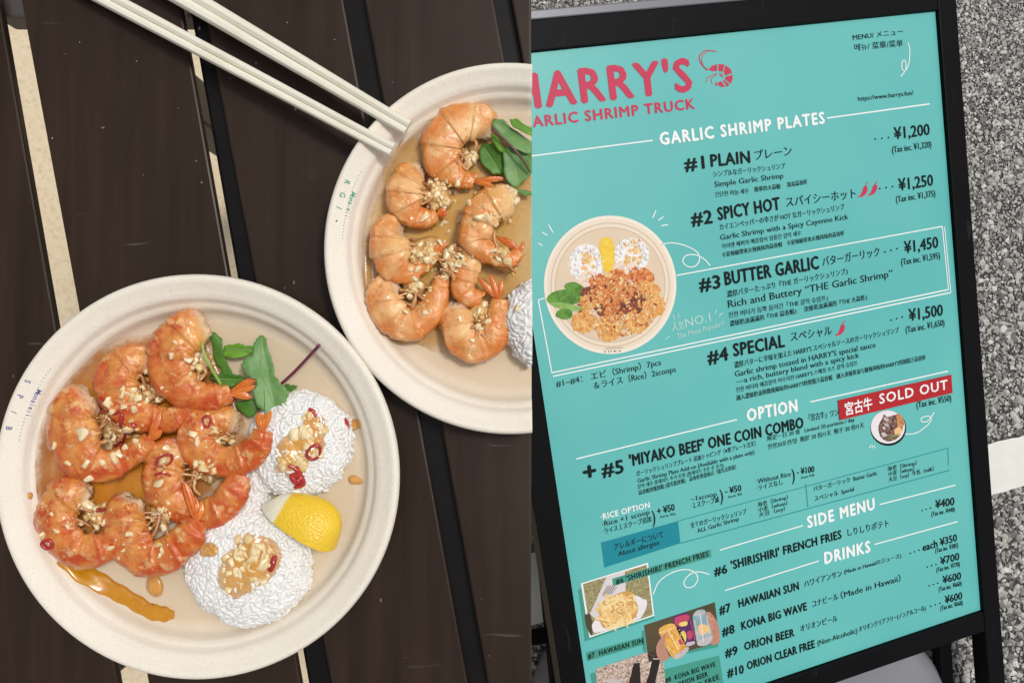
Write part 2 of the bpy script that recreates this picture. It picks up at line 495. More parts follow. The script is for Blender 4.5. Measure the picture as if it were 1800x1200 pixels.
MT = dict(
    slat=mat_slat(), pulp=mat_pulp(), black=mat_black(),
    spicy=mat_shrimp('spicy_shrimp_flesh', (0.77, 0.35, 0.085), (0.59, 0.098, 0.008), (0.44, 0.024, 0.002), 0.49, 0.7, 0.9),
    butter=mat_shrimp('butter_shrimp_flesh', (0.84, 0.51, 0.22), (0.69, 0.215, 0.036), (0.58, 0.09, 0.010), 0.58, 0.18, 0.6),
    tail=mat_soft('shrimp_tail_shell', (0.50, 0.055, 0.004), (0.74, 0.21, 0.025), 0.25, 0.15, 260, 0.5, coat=0.6),
    legs=mat_soft('shrimp_leg_shell', (0.34, 0.12, 0.045), (0.62, 0.31, 0.12), 0.3, 0.15, 300, 0.3, coat=0.5),
    pool_orange=mat_sauce('spicy_sauce', (0.54, 0.175, 0.008), (0.68, 0.30, 0.035), 0.97, True),
    pool_pale=mat_sauce('butter_sauce', (0.60, 0.32, 0.055), (0.72, 0.46, 0.13), 0.85, True),
    drizzle=mat_sauce('sauce_drizzle', (0.52, 0.21, 0.010), (0.60, 0.28, 0.018)),
    glaze=mat_sauce('sauce_glaze', (0.68, 0.28, 0.040), (0.80, 0.50, 0.15), 0.9, True),
    garlic=mat_soft('chopped_garlic', (0.70, 0.46, 0.17), (0.88, 0.74, 0.47), 0.3, 0.05, 200, 0.2, coat=0.5),
    mince=mat_soft('garlic_sauce_mass', (0.34, 0.13, 0.025), (0.74, 0.47, 0.17), 0.3, 0.0, 420, 0.8, coat=0.6, bs=620),
    rice=mat_soft('rice_grain', (0.77, 0.765, 0.745), (0.83, 0.825, 0.805), 0.38, 0.0, 100, 0.0, (0.0035, 0.0034, 0.0032)),
    chili=mat_soft('red_chilli', (0.26, 0.010, 0.012), (0.46, 0.028, 0.020), 0.2, 0.1, 200, 0.2, coat=0.6),
    seed=mat_soft('chilli_pith', (0.72, 0.42, 0.22), (0.80, 0.6, 0.36), 0.3, 0.2, 200, 0.2),
    leaf=mat_leaf('salad_leaf', (0.095, 0.215, 0.060), (0.185, 0.34, 0.115)),
    leaf_dark=mat_leaf('dark_salad_leaf', (0.050, 0.155, 0.018), (0.100, 0.25, 0.035)),
    leaf_bright=mat_leaf('bright_salad_leaf', (0.09, 0.24, 0.015), (0.17, 0.36, 0.035)),
    vein=plain('leaf_vein', (0.19, 0.34, 0.09), 0.45),
    stem=plain('purple_stem', (0.15, 0.022, 0.055), 0.3, var=0.3, scale=300),
    brown_stem=plain('brown_stem', (0.13, 0.055, 0.05), 0.35, var=0.3, scale=300),
    pale_stem=plain('pale_stem', (0.30, 0.42, 0.10), 0.35),
    lemon=mat_lemon(), pith=mat_soft('lemon_pulp', (0.82, 0.72, 0.30), (0.86, 0.80, 0.5), 0.3, 0.2),
    wood=mat_wood_pale(), stones=mat_stones(), asphalt=mat_asphalt(), pave=mat_pave(),
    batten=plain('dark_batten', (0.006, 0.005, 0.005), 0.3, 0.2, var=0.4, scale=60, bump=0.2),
    greybatten=plain('weathered_batten', (0.075, 0.066, 0.06), 0.6, var=0.4, scale=60, bump=0.3),
    blue_ink=plain('blue_rim_ink', (0.09, 0.09, 0.33), 0.6, var=0.25),
    green_ink=plain('green_rim_ink', (0.05, 0.30, 0.22), 0.6, var=0.25),
    sky_grey=plain('grey_frame_top', (0.15, 0.155, 0.175), 0.35, 0.5, 0.4),  # top of the black frame, sky reflection painted in as grey
    greyplastic=plain('grey_weight_plastic', (0.20, 0.20, 0.225), 0.5, var=0.15, scale=8),
    rubber=plain('rubber_foot', (0.015, 0.015, 0.015), 0.7),
    paint=plain('white_road_paint', (0.78, 0.77, 0.72), 0.7, var=0.08, scale=60, bump=0.4),
    ink=plain('black_ink', (0.008, 0.014, 0.015), 0.5, 0.12, var=0.1),
    white=plain('white_ink', (0.82, 0.86, 0.85), 0.45, 0.3, var=0.02),
    faint=plain('faint_white_ink', (0.42, 0.66, 0.62), 0.45, 0.3, var=0.02),
    red=plain('red_ink', (0.53, 0.030, 0.085), 0.45, 0.3, var=0.05),
    blueline=plain('blue_line_ink', (0.02, 0.27, 0.29), 0.45, 0.3, var=0.02),
    bluebox=plain('blue_box_ink', (0.008, 0.235, 0.30), 0.45, 0.3, var=0.03),
    shade=plain('green_strip_ink', (0.055, 0.30, 0.23), 0.45, 0.3, var=0.03),
    sticker=plain('red_sticker', (0.43, 0.012, 0.016), 0.35, 0.4, var=0.08, scale=20),
)

def mat_poster():
    m, nt, b = new_mat('teal_menu_print'); nb = NB(nt)
    v = nb.coord('Object')
    n = nb.noise(v, 2.6, 3)
    c = nb.mix(nb.ramp(n, [(0.35, 0), (0.65, 1)]), (0.092, 0.445, 0.435), (0.128, 0.505, 0.475))
    nb.l(c, b.inputs['Base Color'])
    b.inputs['Roughness'].default_value = 0.4
    b.inputs['Specular IOR Level'].default_value = 0.35
    b.inputs['Coat Weight'].default_value = 0.5
    b.inputs['Coat Roughness'].default_value = 0.06
    nb.l(nb.bump(nb.noise(v, 9, 2), 0.04, 0.004), b.inputs['Coat Normal'])
    return m
MT['poster'] = mat_poster()

# ------------------------------------------------------------------ ground
def sheet(name, x0, y0, x1, y1, z, mat):
    o = build(name, [(x0, y0, z), (x1, y0, z), (x1, y1, z), (x0, y1, z)], [(0, 1, 2, 3)], mat, smooth=False)
    return tag(o, kind='structure')
sheet('road', -80, -80, 80, 80, 0.0, MT['asphalt'])
V, Fc = hexa([(-12, -20, 0.002), (-0.035, -20, 0.002), (-0.035, 20, 0.002), (-12, 20, 0.002)],
             [(-12, -20, 0.10), (-0.035, -20, 0.10), (-0.035, 20, 0.10), (-12, 20, 0.10)])
pav = build('pavement', V, Fc[1:], MT['pave'], smooth=False); tag(pav, kind='structure')

# road marking: a worn white band crossing behind the sign
a0, a1 = P(925, 974, 0.004), P(1830, 758, 0.004)
b0, b1 = P(925, 1102, 0.004), P(1830, 845, 0.004)
dx = (a1 - a0).normalized()
mk, seg_n = [], 70
top, bot = [], []
for i in range(seg_n + 1):
    t = i / seg_n
    jt = 0.0016 * noise.noise(Vector((i * 0.9, 3.1, 0))) + 0.0012 * noise.noise(Vector((i * 2.7, 8.1, 0)))
    jb = 0.0016 * noise.noise(Vector((i * 0.9, 13.1, 0))) + 0.0012 * noise.noise(Vector((i * 2.7, 18.1, 0)))
    top.append(a0.lerp(a1, t) + Vector((0, jt, 0))); bot.append(b0.lerp(b1, t) + Vector((0, jb, 0)))
V = bot + top
n = seg_n + 1
o = build('road_marking', V, [(i, i + 1, n + i + 1, n + i) for i in range(seg_n)], MT['paint'], smooth=False)
tag(o, kind='structure')

def band_inside(x, y):
    for q0, q1, s in ((a0, a1, 1), (b0, b1, -1)):
        t = (x - q0.x) / (q1.x - q0.x)
        yy = q0.y + t * (q1.y - q0.y)
        if s == 1 and y > yy: return False
        if s == -1 and y < yy: return False
    return True

def aggregate():
    ico = []
    bm = bmesh.new(); bmesh.ops.create_icosphere(bm, subdivisions=1, radius=1.0)
    bmesh.ops.delete(bm, geom=[v_ for v_ in bm.verts if v_.co.z < -0.8], context='VERTS')
    iv = np.array([v.co[:] for v in bm.verts]); fi = np.array([[v.index for v in f.verts] for f in bm.faces]); bm.free()
    rng = np.random.default_rng(4)
    Vs, Fs = [], []
    cnt = 0
    y = 0.52
    while y > -0.54:
        t = (0.5 - y) / 1.0
        sp = 0.0026 + 0.0026 * max(0, min(1, t))
        x = -0.02 + rng.random() * sp
        while x < 0.74:
            # keep the parts of the road the board leaves open
            px, py = 900 + x * F / CAMZ, 600 - y * F / CAMZ
            vis = (px > 1640 + py * 0.06) or (py < 60 and px < 1500) or (py > 840 and px < 1130) or (py > 1020)
            xx, yy = x + (rng.random() - 0.5) * sp * 0.9, y + (rng.random() - 0.5) * sp * 0.9
            if vis:
                inb = band_inside(xx, yy)
                if not inb or rng.random() < 0.06:
                    r = sp * (0.38 + 0.75 * rng.random() ** 3)
                    ax = np.array([r * (0.8 + 0.7 * rng.random()), r * (0.7 + 0.4 * rng.random()), r * (0.28 + 0.2 * rng.random())])
                    an = rng.random() * 6.28
                    v = iv * (1 + (rng.random((len(iv), 1)) - 0.5) * 0.85) * ax
                    v = np.stack([v[:, 0] * math.cos(an) - v[:, 1] * math.sin(an), v[:, 0] * math.sin(an) + v[:, 1] * math.cos(an), v[:, 2]], 1)
                    zz = 0.0003 * rng.random() + (0.0008 if not inb else 0.0018)
                    Vs.append(v + np.array([xx, yy, zz])); Fs.append(fi + cnt * len(iv)); cnt += 1
            x += sp
        y -= sp
    V = np.concatenate(Vs); Fa = np.concatenate(Fs)
    me = bpy.data.meshes.new('gravel')
    me.vertices.add(len(V)); me.vertices.foreach_set('co', V.astype(np.float32).ravel())
    me.loops.add(Fa.size); me.loops.foreach_set('vertex_index', Fa.astype(np.int32).ravel())
    me.polygons.add(len(Fa)); me.polygons.foreach_set('loop_start', np.arange(0, Fa.size, 3, dtype=np.int32))
    me.polygons.foreach_set('use_smooth', [False] * len(Fa))
    me.update(calc_edges=True)
    o = link_mesh('gravel', me, MT['stones'])
    tag(o, 'light and dark stone chips set in the asphalt around the menu board', 'gravel', kind='stuff')
aggregate()

# ------------------------------------------------------------------ table
table = empty('slatted_table', P(440, 600, 0.10), 'dark brown slatted wooden table under both plates of food', 'table')
TO = table.location
def tpart(name, V, Fc, mat, bev=0.0012, cut=True):
    o = build(name, V, Fc, mat, parent=table, origin=TO, smooth=False, cut=cut)
    if bev: bevel(o, bev)
    return o
def line_at(p, q, y): return p[0] + (q[0] - p[0]) * (y - p[1]) / (q[1] - p[1])
g1L, g1R = ((4, 37), (96, 563)), ((43, 33), (137, 537))
g2L, g2R = ((320, 25), (518, 1140)), ((361, 25), (571, 1140))
g3L, g3R = ((603, 0), (822, 1200)), ((641, 0), (858, 1200))
g4L, g4R = ((867, 0), (1086, 1200)), ((899, 0), (1118, 1200))
YT, YB = -110, 1320
def slat(L, Rr):
    pts = [(line_at(*L, YB) if isinstance(L, tuple) else L, YB), (line_at(*Rr, YB), YB), (line_at(*Rr, YT), YT), (line_at(*L, YT) if isinstance(L, tuple) else L, YT)]
    tp = [P(x, y, TOP) for x, y in pts]
    bt = [Vector((p.x, p.y, TOP - 0.006)) for p in tp]
    return hexa(bt, tp)
off0 = ((-292, 37), (-200, 563))
for L, Rr in ((off0, g1L), (g1R, g2L), (g2R, g3L), (g3R, g4L), (g4R, ((1180, 0), (1399, 1200)))):
    V, Fc = slat(L, Rr)
    V = [Vector((max(v.x, -0.31), v.y, v.z)) for v in V]
    tpart('slat', V, Fc, MT['slat'])
# battens running under the gaps and one cross batten at the far end
def batten(L, Rr, z, name='batten', mat='batten', y0=YT, y1=YB):
    tp = [P(line_at(*L, y1), y1, z), P(line_at(*Rr, y1), y1, z), P(line_at(*Rr, y0), y0, z), P(line_at(*L, y0), y0, z)]
    bt = [Vector((p.x, p.y, z - 0.022)) for p in tp]
    V, Fc = hexa(bt, tp)
    tpart(name, V, Fc, MT[mat], 0.002)
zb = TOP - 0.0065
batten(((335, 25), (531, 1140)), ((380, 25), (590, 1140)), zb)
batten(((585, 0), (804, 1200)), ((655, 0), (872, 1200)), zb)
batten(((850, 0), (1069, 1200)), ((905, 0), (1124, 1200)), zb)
# cross battens
for yc, hw in ((8, 24), (1300, 24)):
    c = P(440, yc, zb - 0.0225)
    V, Fc = box_geo((-0.15, c.y, zb - 0.034), (0.318, M(hw * 2), 0.022))
    tpart('cross_batten', V, Fc, MT['greybatten'], 0.002)
for lx, ly in ((-0.275, 0.20), (-0.275, -0.20), (-0.072, 0.20), (-0.072, -0.20)):
    V, Fc = box_geo((lx, ly, (0.10 + zb - 0.045) / 2), (0.035, 0.035, zb - 0.045 - 0.10))
    tpart('leg', V, Fc, MT['batten'], 0.002)

# ------------------------------------------------------------------ plates
BV = {1: ([], []), 2: ([], [])}
def collect(pl, V, Fc):
    vs, fs = BV[pl]; o = len(vs)
    vs.extend([tuple(v) for v in V]); fs.extend([tuple(i + o for i in f) for f in Fc])
BVT = {}
def bake(pl): BVT[pl] = BVHTree.FromPolygons(*BV[pl])
def drop(pl, px, py):
    """first surface of the plate's food seen from above at that place"""
    o = Vector((0, 0, CAMZ)); d = (P(px, py, 0.7) - o).normalized()
    loc, nrm, _, _ = BVT[pl].ray_cast(o, d)
    if loc is None: return P(px, py, TOP + 0.006), Vector((0, 0, 1))
    if nrm.z < 0: nrm = -nrm
    return loc, nrm

ZF = TOP + 0.0042                 # top of a plate's floor
RIM = 0.0214
def make_plate(pl, cx, cy, rpx, label, ink, seed):
    zr = TOP + RIM
    c = P(cx, cy, zr); rad = rpx * (CAMZ - zr) / F
    k = rad / 0.107
    prof = [(0, .0028), (.06, .0030), (.082, .0034), (.0852, .0042), (.0872, .0062), (.0885, .0085), (.0898, .0098), (.0915, .0102), (.0925, .0108), (.0937, .0128),
            (.0950, .0140), (.0975, .0147), (.1005, .0156), (.1025, .0165), (.1042, .0170), (.1056, .0168), (.1065, .0160), (.1070, .0148), (.1068, .0141),
            (.1055, .0145), (.1030, .0149), (.0985, .0138), (.0945, .0125), (.0915, .0088), (.0885, .0055), (.0850, .0016), (.082, .0006), (.07, .0004), (0, .0004)]
    prof = [(r * k, 0.0010 + (z if z < 0.0043 else 0.0042 + (z - 0.0042) * 1.3)) for r, z in prof]
    ns = 160
    V, Fc, uvp = [], [], []
    for r, z in prof:
        for s in range(ns):
            uvp.append((r / rad, s / ns))
            a = 2 * math.pi * s / ns
            wob = 1 + 0.004 * noise.noise(Vector((math.cos(a) * 1.3 + seed, math.sin(a) * 1.3, 0))) * (r / rad)
            dz = 0.0006 * noise.noise(Vector((math.cos(a) * 1.7, math.sin(a) * 1.7 + seed, 2))) * (r / rad)
            V.append(Vector((c.x + r * wob * math.cos(a), c.y + r * wob * math.sin(a), TOP + z + (dz if z > 0.003 else 0))))
    for i in range(len(prof) - 1):
        for s in range(ns):
            Fc.append((i * ns + s, i * ns + (s + 1) % ns, (i + 1) * ns + (s + 1) % ns, (i + 1) * ns + s))
    org = (c.x if pl == 1 else c.x - 0.05, c.y, TOP)
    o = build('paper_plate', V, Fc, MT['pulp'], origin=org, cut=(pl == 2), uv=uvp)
    tag(o, label, 'plate', 'round pulp plates of garlic shrimp on the table')
    collect(pl, V[:19 * ns], [f for f in Fc if max(f) < 19 * ns])
    return o, c, rad, org

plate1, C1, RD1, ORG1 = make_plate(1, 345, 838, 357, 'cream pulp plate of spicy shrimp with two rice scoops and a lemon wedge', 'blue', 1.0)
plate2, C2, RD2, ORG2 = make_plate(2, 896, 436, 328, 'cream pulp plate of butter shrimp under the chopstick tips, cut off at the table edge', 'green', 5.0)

def text_geo(body, off=0.0, spacing=1.0, res=3):
    cu = bpy.data.curves.new('lettering', 'FONT')
    cu.body = body; cu.resolution_u = res; cu.offset = off; cu.space_character = spacing
    ob = bpy.data.objects.new('lettering', cu)
    COL.objects.link(ob)
    dg = bpy.context.evaluated_depsgraph_get()
    me = bpy.data.meshes.new_from_object(ob.evaluated_get(dg))
    V = [Vector(v.co) for v in me.vertices]; Fc = [tuple(p.vertices) for p in me.polygons]
    bpy.data.objects.remove(ob); bpy.data.curves.remove(cu); bpy.data.meshes.remove(me)
    return V, Fc

def rim_print(plate, pl, c, rad, org, items, mat):
    """letters following the rim: (string, radius factor, start angle, end angle, height)"""
    allg = []
    for s, rf, a0, a1, h in items:
        for i, ch in enumerate(s):
            if ch == ' ': continue
            a = math.radians(a0 + (a1 - a0) * (i / max(1, len(s) - 1)))
            V, Fc = text_geo(ch, 0.012)
            if not V: continue
            cxm = (min(v.x for v in V) + max(v.x for v in V)) / 2
            k = h / 0.69
            pos = Vector((c.x + rad * rf * math.cos(a), c.y + rad * rf * math.sin(a), 0))
            inward = Vector((-math.cos(a), -math.sin(a), 0)); along = Vector((inward.y, -inward.x, 0))
            W = []
            for v in V:
                p = pos + along * ((v.x - cxm) * k) + inward * (v.y * k)
                hit, nn, _, _ = BVT[pl].ray_cast(Vector((p.x, p.y, 0.9)), Vector((0, 0, -1)))
                W.append(Vector((p.x, p.y, (hit.z if hit else TOP + 0.02) + 0.00025)))
            allg.append((W, Fc))
    V, Fc = join(*allg)
    build('rim_print', V, Fc, mat, parent=plate, origin=org, smooth=False)
bake(1); bake(2)
rim_print(plate1, 1, C1, RD1, ORG1, [('S P / B', 0.966, 150.5, 165.5, 0.0026), ('.......Monalell.......', 0.905, 144.0, 168.5, 0.0024)], MT['blue_ink'])
rim_print(plate2, 2, C2, RD2, ORG2, [('R G / \u2022', 0.955, 158.0, 171.0, 0.0027), ('.......Monalell.......', 0.905, 153.0, 176.5, 0.0024)], MT['green_ink'])

# ------------------------------------------------------------------ food
PUV = []
def radial_patch(poly, T, zf, rings=8, wave=0.0, wf=90, smooth_n=5, under=0.0008, seed=0.0, thick=None, power=0.5):
    """blob over a px outline; zf(px,py) gives the height of what it lies on"""
    b = catmull(poly, smooth_n, True)
    c = np.mean(np.array(b), 0)
    n = len(b)
    V, uv = [], PUV
    uv.clear()
    def pt(q, h):
        z = zf(q[0], q[1]) + h
        p = P(q[0], q[1], z)
        p.z += wave * noise.noise(Vector((p.x * wf + seed, p.y * wf, seed)))
        return p
    V.append(pt(c, T)); uv.append((0.0, 0.0))
    for r in range(1, rings + 1):
        f = r / rings
        for q in b:
            uv.append((f, 0.0))
            V.append(pt(c + (np.array(q) - c) * f, T * (max(0, 1 - f ** 3)) ** power))
    Fc = [(0, 1 + s, 1 + (s + 1) % n) for s in range(n)]
    for r in range(rings - 1):
        o = 1 + r * n
        for s in range(n):
            Fc.append((o + s, o + n + s, o + n + (s + 1) % n, o + (s + 1) % n))
    Fc = [tuple(reversed(f)) for f in Fc]
    m = len(V)
    if thick is not None:      # leaf: closed by a second skin
        V += [v - Vector((0, 0, thick)) for v in V]; uv += list(uv)
        Fc += [tuple(reversed([i + m for i in f])) for f in Fc[:]]
        o = 1 + (rings - 1) * n
        for s in range(n):
            Fc.append((o + s, o + (s + 1) % n, m + o + (s + 1) % n, m + o + s))
    else:
        o = 1 + (rings - 1) * n
        for s in range(n): V.append(V[o + s] - Vector((0, 0, under))); uv.append((1.0, 0.0))
        for s in range(n): Fc.append((o + s, o + (s + 1) % n, m + (s + 1) % n, m + s))
    return V, Fc

flat = lambda z: (lambda x, y: z)

# sauce pools
V, Fc = radial_patch([(343, 543), (300, 558), (267, 586), (217, 592), (180, 611), (147, 640), (113, 676), (90, 712), (73, 745), (64, 790), (62, 840), (69, 885), (92, 930),
                      (150, 965), (240, 960), (330, 900), (420, 830), (430, 740), (385, 640)], 0.0007, lambda x, y: drop(1, x, y)[0].z + 0.00025, 14, 0.0003, 120)
o = build('sauce_pool', V, Fc, MT['pool_orange'], uv=list(PUV), origin=P(240, 780, ZF)); collect(1, V, Fc)
tag(o, 'glossy orange sauce pooled under the spicy shrimp', 'sauce')
V, Fc = radial_patch([(760, 208), (712, 240), (672, 300), (645, 370), (636, 440), (640, 510), (655, 565), (688, 603), (735, 606), (775, 620), (850, 600), (935, 560), (985, 430), (970, 300), (900, 225), (830, 200)],
                     0.0007, lambda x, y: drop(2, x, y)[0].z + 0.00025, 14, 0.0003, 120, seed=3)
o = build('sauce_pool', V, Fc, MT['pool_pale'], uv=list(PUV), origin=P(780, 420, ZF), cut=True); collect(2, V, Fc)
tag(o, 'thin yellowish butter sauce spread under the butter shrimp', 'sauce')

def strip_blob(pts, widths, T, z):
    cl = catmull([(*p, w_) for p, w_ in zip(pts, widths)], 6)
    left, right = [], []
    for i, q in enumerate(cl):
        a, b = cl[max(i - 1, 0)], cl[min(i + 1, len(cl) - 1)]
        t = np.array(b[:2]) - np.array(a[:2]); t /= np.linalg.norm(t)
        nn = np.array([-t[1], t[0]]); wv = q[2] / 2 * (1 + 0.08 * math.sin(i * 1.3))
        left.append(q[:2] + nn * wv); right.append(q[:2] - nn * wv)
    V, Fc = [], []
    for (l, r) in zip(left, right):
        for k, (f, h) in enumerate(((0, -0.0004), (0.0, 0.0002), (0.12, 0.75 * T), (0.35, T), (0.65, T), (0.88, 0.75 * T), (1.0, 0.0002), (1.0, -0.0004))):
            q = l + (r - l) * f
            V.append(P(q[0], q[1], drop(1, q[0], q[1])[0].z + z + h))
    m = 8
    for i in range(len(left) - 1):
        for k in range(m - 1):
            Fc.append((i * m + k, i * m + k + 1, (i + 1) * m + k + 1, (i + 1) * m + k))
    Fc.append(tuple(range(m))); e = (len(left) - 1) * m; Fc.append(tuple(e + m - 1 - k for k in range(m)))
    return V, Fc
V, Fc = strip_blob([(112, 975), (145, 1005), (187, 1030), (227, 1052), (263, 1073), (290, 1079), (306, 1080)], [38, 38, 33, 29, 28, 27, 12], 0.0016, 0.0004)
o = build('sauce_drizzle', V, Fc, MT['drizzle'], origin=P(210, 1040, ZF))
tag(o, 'amber streak of sauce running out below the spicy shrimp', 'sauce')
for poly, lab in (([(258, 1016), (275, 1008), (287, 1025), (285, 1045), (272, 1050), (258, 1038)], 'small brown sauce drop beside the amber streak'),
                  ([(612, 742), (628, 735), (636, 747), (625, 756), (612, 757)], 'sauce drop on the plate right of the upper rice scoop'),
                  ([(612, 838), (625, 835), (638, 845), (634, 851), (615, 850)], 'sauce smear on the plate above the lemon wedge'),
                  ([(48, 868), (53, 864), (58, 868), (56, 877), (50, 877)], 'tiny orange sauce spot at the left wall of the front plate')):
    V, Fc = radial_patch(poly, 0.0022, lambda x, y: drop(1, x, y)[0].z, 5)
    c = np.mean(np.array(poly), 0); loc = drop(1, *c)[0]
    o = build('sauce_drop', V, Fc, MT['glaze'], uv=list(PUV), origin=loc)
    tag(o, lab, 'sauce drop')

# --- shrimp
def blade(base, tip, wpx, z0, z1, sag=0.0):
    """one leaf of a tail fan"""
    b, t = np.array(base, float), np.array(tip, float)
    d = t - b; L = np.linalg.norm(d); d /= L; nn = np.array([-d[1], d[0]])
    V, Fc = [], []
    n = 10
    wpx = wpx * 0.68
    sec = [(-1, 0.0), (-0.72, 0.9), (-0.5, 0.5), (-0.2, 1.25), (0, 1.6), (0.2, 1.2), (0.5, 0.5), (0.72, 0.9), (1, 0.0), (0, -1.0)]
    k_ = len(sec)
    for i in range(n + 1):
        f = i / n
        wv = wpx * (0.38 + 0.62 * math.sin(min(1, f * 1.5 + 0.05) * math.pi / 2)) * (1 - f ** 3.2) ** 0.6 / 2 + 0.25
        z = z0 + (z1 - z0) * f + 0.0008 * math.sin(f * 3.0)
        q = b + d * L * f + nn * 1.6 * math.sin(f * 2.6 + b[0])
        th = 0.0010 * (1 - 0.55 * f)
        for s, h in sec:
            qq = q + nn * wv * s
            V.append(P(qq[0], qq[1], z + h * th))
    for i in range(n):
        for k in range(k_):
            Fc.append((i * k_ + k, i * k_ + (k + 1) % k_, (i + 1) * k_ + (k + 1) % k_, (i + 1) * k_ + k))
    Fc.append(tuple(reversed(range(k_)))); Fc.append(tuple(n * k_ + k for k in range(k_)))
    return V, Fc

def make_shrimp(pl, spine, tips, mat, label, lift=0.0, zend=0.0, legs=None, seed=0.0, fanw=30, squash=0.33):
    sp = catmull(spine, 12)
    m = len(sp); n = 32
    L = np.cumsum([0] + [np.linalg.norm(sp[i + 1][:2] - sp[i][:2]) for i in range(m - 1)]); L /= L[-1]
    # which side is the outer, convex one
    turn = 0
    for i in range(1, m - 1):
        a, b = sp[i][:2] - sp[i - 1][:2], sp[i + 1][:2] - sp[i][:2]
        turn += a[0] * b[1] - a[1] * b[0]
    sgn = 1.0 if turn > 0 else -1.0
    V, Fc, uv = [], [], []
    ctr = []
    for i, q in enumerate(sp):
        a, b = sp[max(i - 1, 0)], sp[min(i + 1, m - 1)]
        t = b[:2] - a[:2]; t /= np.linalg.norm(t)
        out = np.array([t[1], -t[0]]) * sgn
        u = L[i]
        s = (u * 5.5) % 1.0
        ov = 1 + 0.09 * (s - 0.5) + (0.012 if s > 0.9 else 0)
        wv = q[2] * (1.10 if pl == 1 else 1.2) * ov / 2
        if u < 0.05: wv *= 0.80 + 0.20 * (u / 0.05)
        hz = M(wv) * squash * 2
        zc = ZF + 0.0008 + hz + lift + zend * u ** 1.5
        ctr.append((q[:2], zc))
        for k in range(n):
            an = 2 * math.pi * k / n
            cx, sy = math.cos(an), math.sin(an)
            ex = abs(cx) ** 0.9 * (1 if cx > 0 else -1)
            ey = abs(sy) ** 0.85 * (1 if sy > 0 else -1)
            nz = 1 + 0.15 * noise.noise(Vector((q[0] * 0.03 + cx * 1.2 + seed, q[1] * 0.03 + sy * 1.2, seed))) \
                   + 0.08 * noise.noise(Vector((q[0] * 0.10 + cx * 3 + seed, q[1] * 0.10 + sy * 3, seed))) \
                   + 0.04 * noise.noise(Vector((q[0] * 0.28 + cx * 7 + seed, q[1] * 0.28 + sy * 7, seed)))
            gd = (0.16 + 0.20 * noise.noise(Vector((u * 9, seed * 3.1, 2)))) * max(0, 1 - (u / 0.72) ** 4)
            ga = 0.95 + 0.25 * noise.noise(Vector((u * 5, seed * 1.7, 5)))
            groove = 1 - gd * math.exp(-((an - ga) / 0.20) ** 2) + 0.10 * math.exp(-((an - ga + 0.42) / 0.22) ** 2)
            if cx > 0.2: nz += 0.05 * cx * noise.noise(Vector((q[0] * 0.35 + seed, q[1] * 0.35, an * 2)))
            qq = q[:2] + out * wv * ex * nz
            if i == 0: qq = qq + t * R.uniform(-5, 5)
            V.append(P(qq[0], qq[1], zc + hz * ey * nz * groove)); uv.append((u, k / n))
    for i in range(m - 1):
        for k in range(n):
            f = (i * n + k, i * n + (k + 1) % n, (i + 1) * n + (k + 1) % n, (i + 1) * n + k)
            Fc.append(f if sgn < 0 else tuple(reversed(f)))
    # head end: ragged cut face, tail end closed
    t0 = sp[0][:2] - sp[1][:2]; t0 = t0 / np.linalg.norm(t0)
    base = len(V)
    for k in range(n):
        v = V[k]; cc = P(ctr[0][0][0], ctr[0][0][1], ctr[0][1])
        p = v.lerp(cc, 0.45); p2 = P(*(np.array([t0[0], t0[1]]) * R.uniform(2, 7)), 0.73) - P(0, 0, 0.73)
        V.append(p + Vector((p2.x, p2.y, 0))); uv.append((0.0, k / n))
    cidx = len(V); V.append(P(ctr[0][0][0] + t0[0] * 3, ctr[0][0][1] + t0[1] * 3, ctr[0][1])); uv.append((0, 0))
    for k in range(n):
        f = (k, base + k, base + (k + 1) % n, (k + 1) % n); g = (base + k, cidx, base + (k + 1) % n)
        Fc.append(f if sgn < 0 else tuple(reversed(f))); Fc.append(g if sgn < 0 else tuple(reversed(g)))
    e = (m - 1) * n
    Fc.append(tuple(e + k for k in range(n)))
    mid = sp[m // 2]
    org = P(min(mid[0], 925), mid[1], ZF)
    o = build('shrimp', V, Fc, mat, origin=org, uv=uv, cut=(pl == 2))
    tag(o, label, 'shrimp', 'glazed shrimp on the front plate' if pl == 1 else 'glazed shrimp on the rear plate')
    collect(pl, V, Fc)
    # tail fan
    te, zt = sp[-1], ctr[-1][1]
    back = sp[-5]
    for tx, ty, wf in tips:
        if pl == 2 and (tx > 940 or te[0] > 932): continue
        bv, bf = blade((te[0] * 0.8 + back[0] * 0.2, te[1] * 0.8 + back[1] * 0.2), (tx, ty), wf, zt - 0.0006 + R.uniform(0, 0.0014), zt + R.uniform(-0.0005, 0.002))
        build('tail_fin', bv, bf, MT['tail'], parent=o, origin=org, cut=(pl == 2)); collect(pl, bv, bf)
    # legs in the hollow of the curl
    if legs:
        lx, ly, cnt, spread = legs
        spread *= 0.8
        gs = []
        for j in range(max(4, int(cnt * 0.5))):
            i0 = int(m * R.uniform(0.10, 0.75))
            p0 = np.array(ctr[i0][0]); z0 = ctr[i0][1]
            e1 = np.array([lx, ly]) + np.array([R.gauss(0, spread), R.gauss(0, spread)])
            mdp = (p0 * 0.4 + e1 * 0.6) + np.array([R.gauss(0, 12), R.gauss(0, 12)])
            c3 = catmull([p0 * 0.55 + e1 * 0.45, mdp, e1], 5)
            zz = max(ZF + 0.004, z0 + R.uniform(-0.001, 0.004))
            pts = [P(q[0], q[1], zz + 0.002 * math.sin(3 * k / len(c3)) - 0.003 * (k / len(c3)) ** 2) for k, q in enumerate(c3)]
            gs.append(tube_geo(pts, [M(R.uniform(2.2, 4.6)) * (1 - 0.55 * k / len(pts)) for k in range(len(pts))], 6))
        V2, F2 = join(*gs)
        lo = build('legs', V2, F2, MT['legs'], parent=o, origin=org, cut=(pl == 2))
        lo['kind'] = 'stuff'
        collect(pl, V2, F2)
    return o

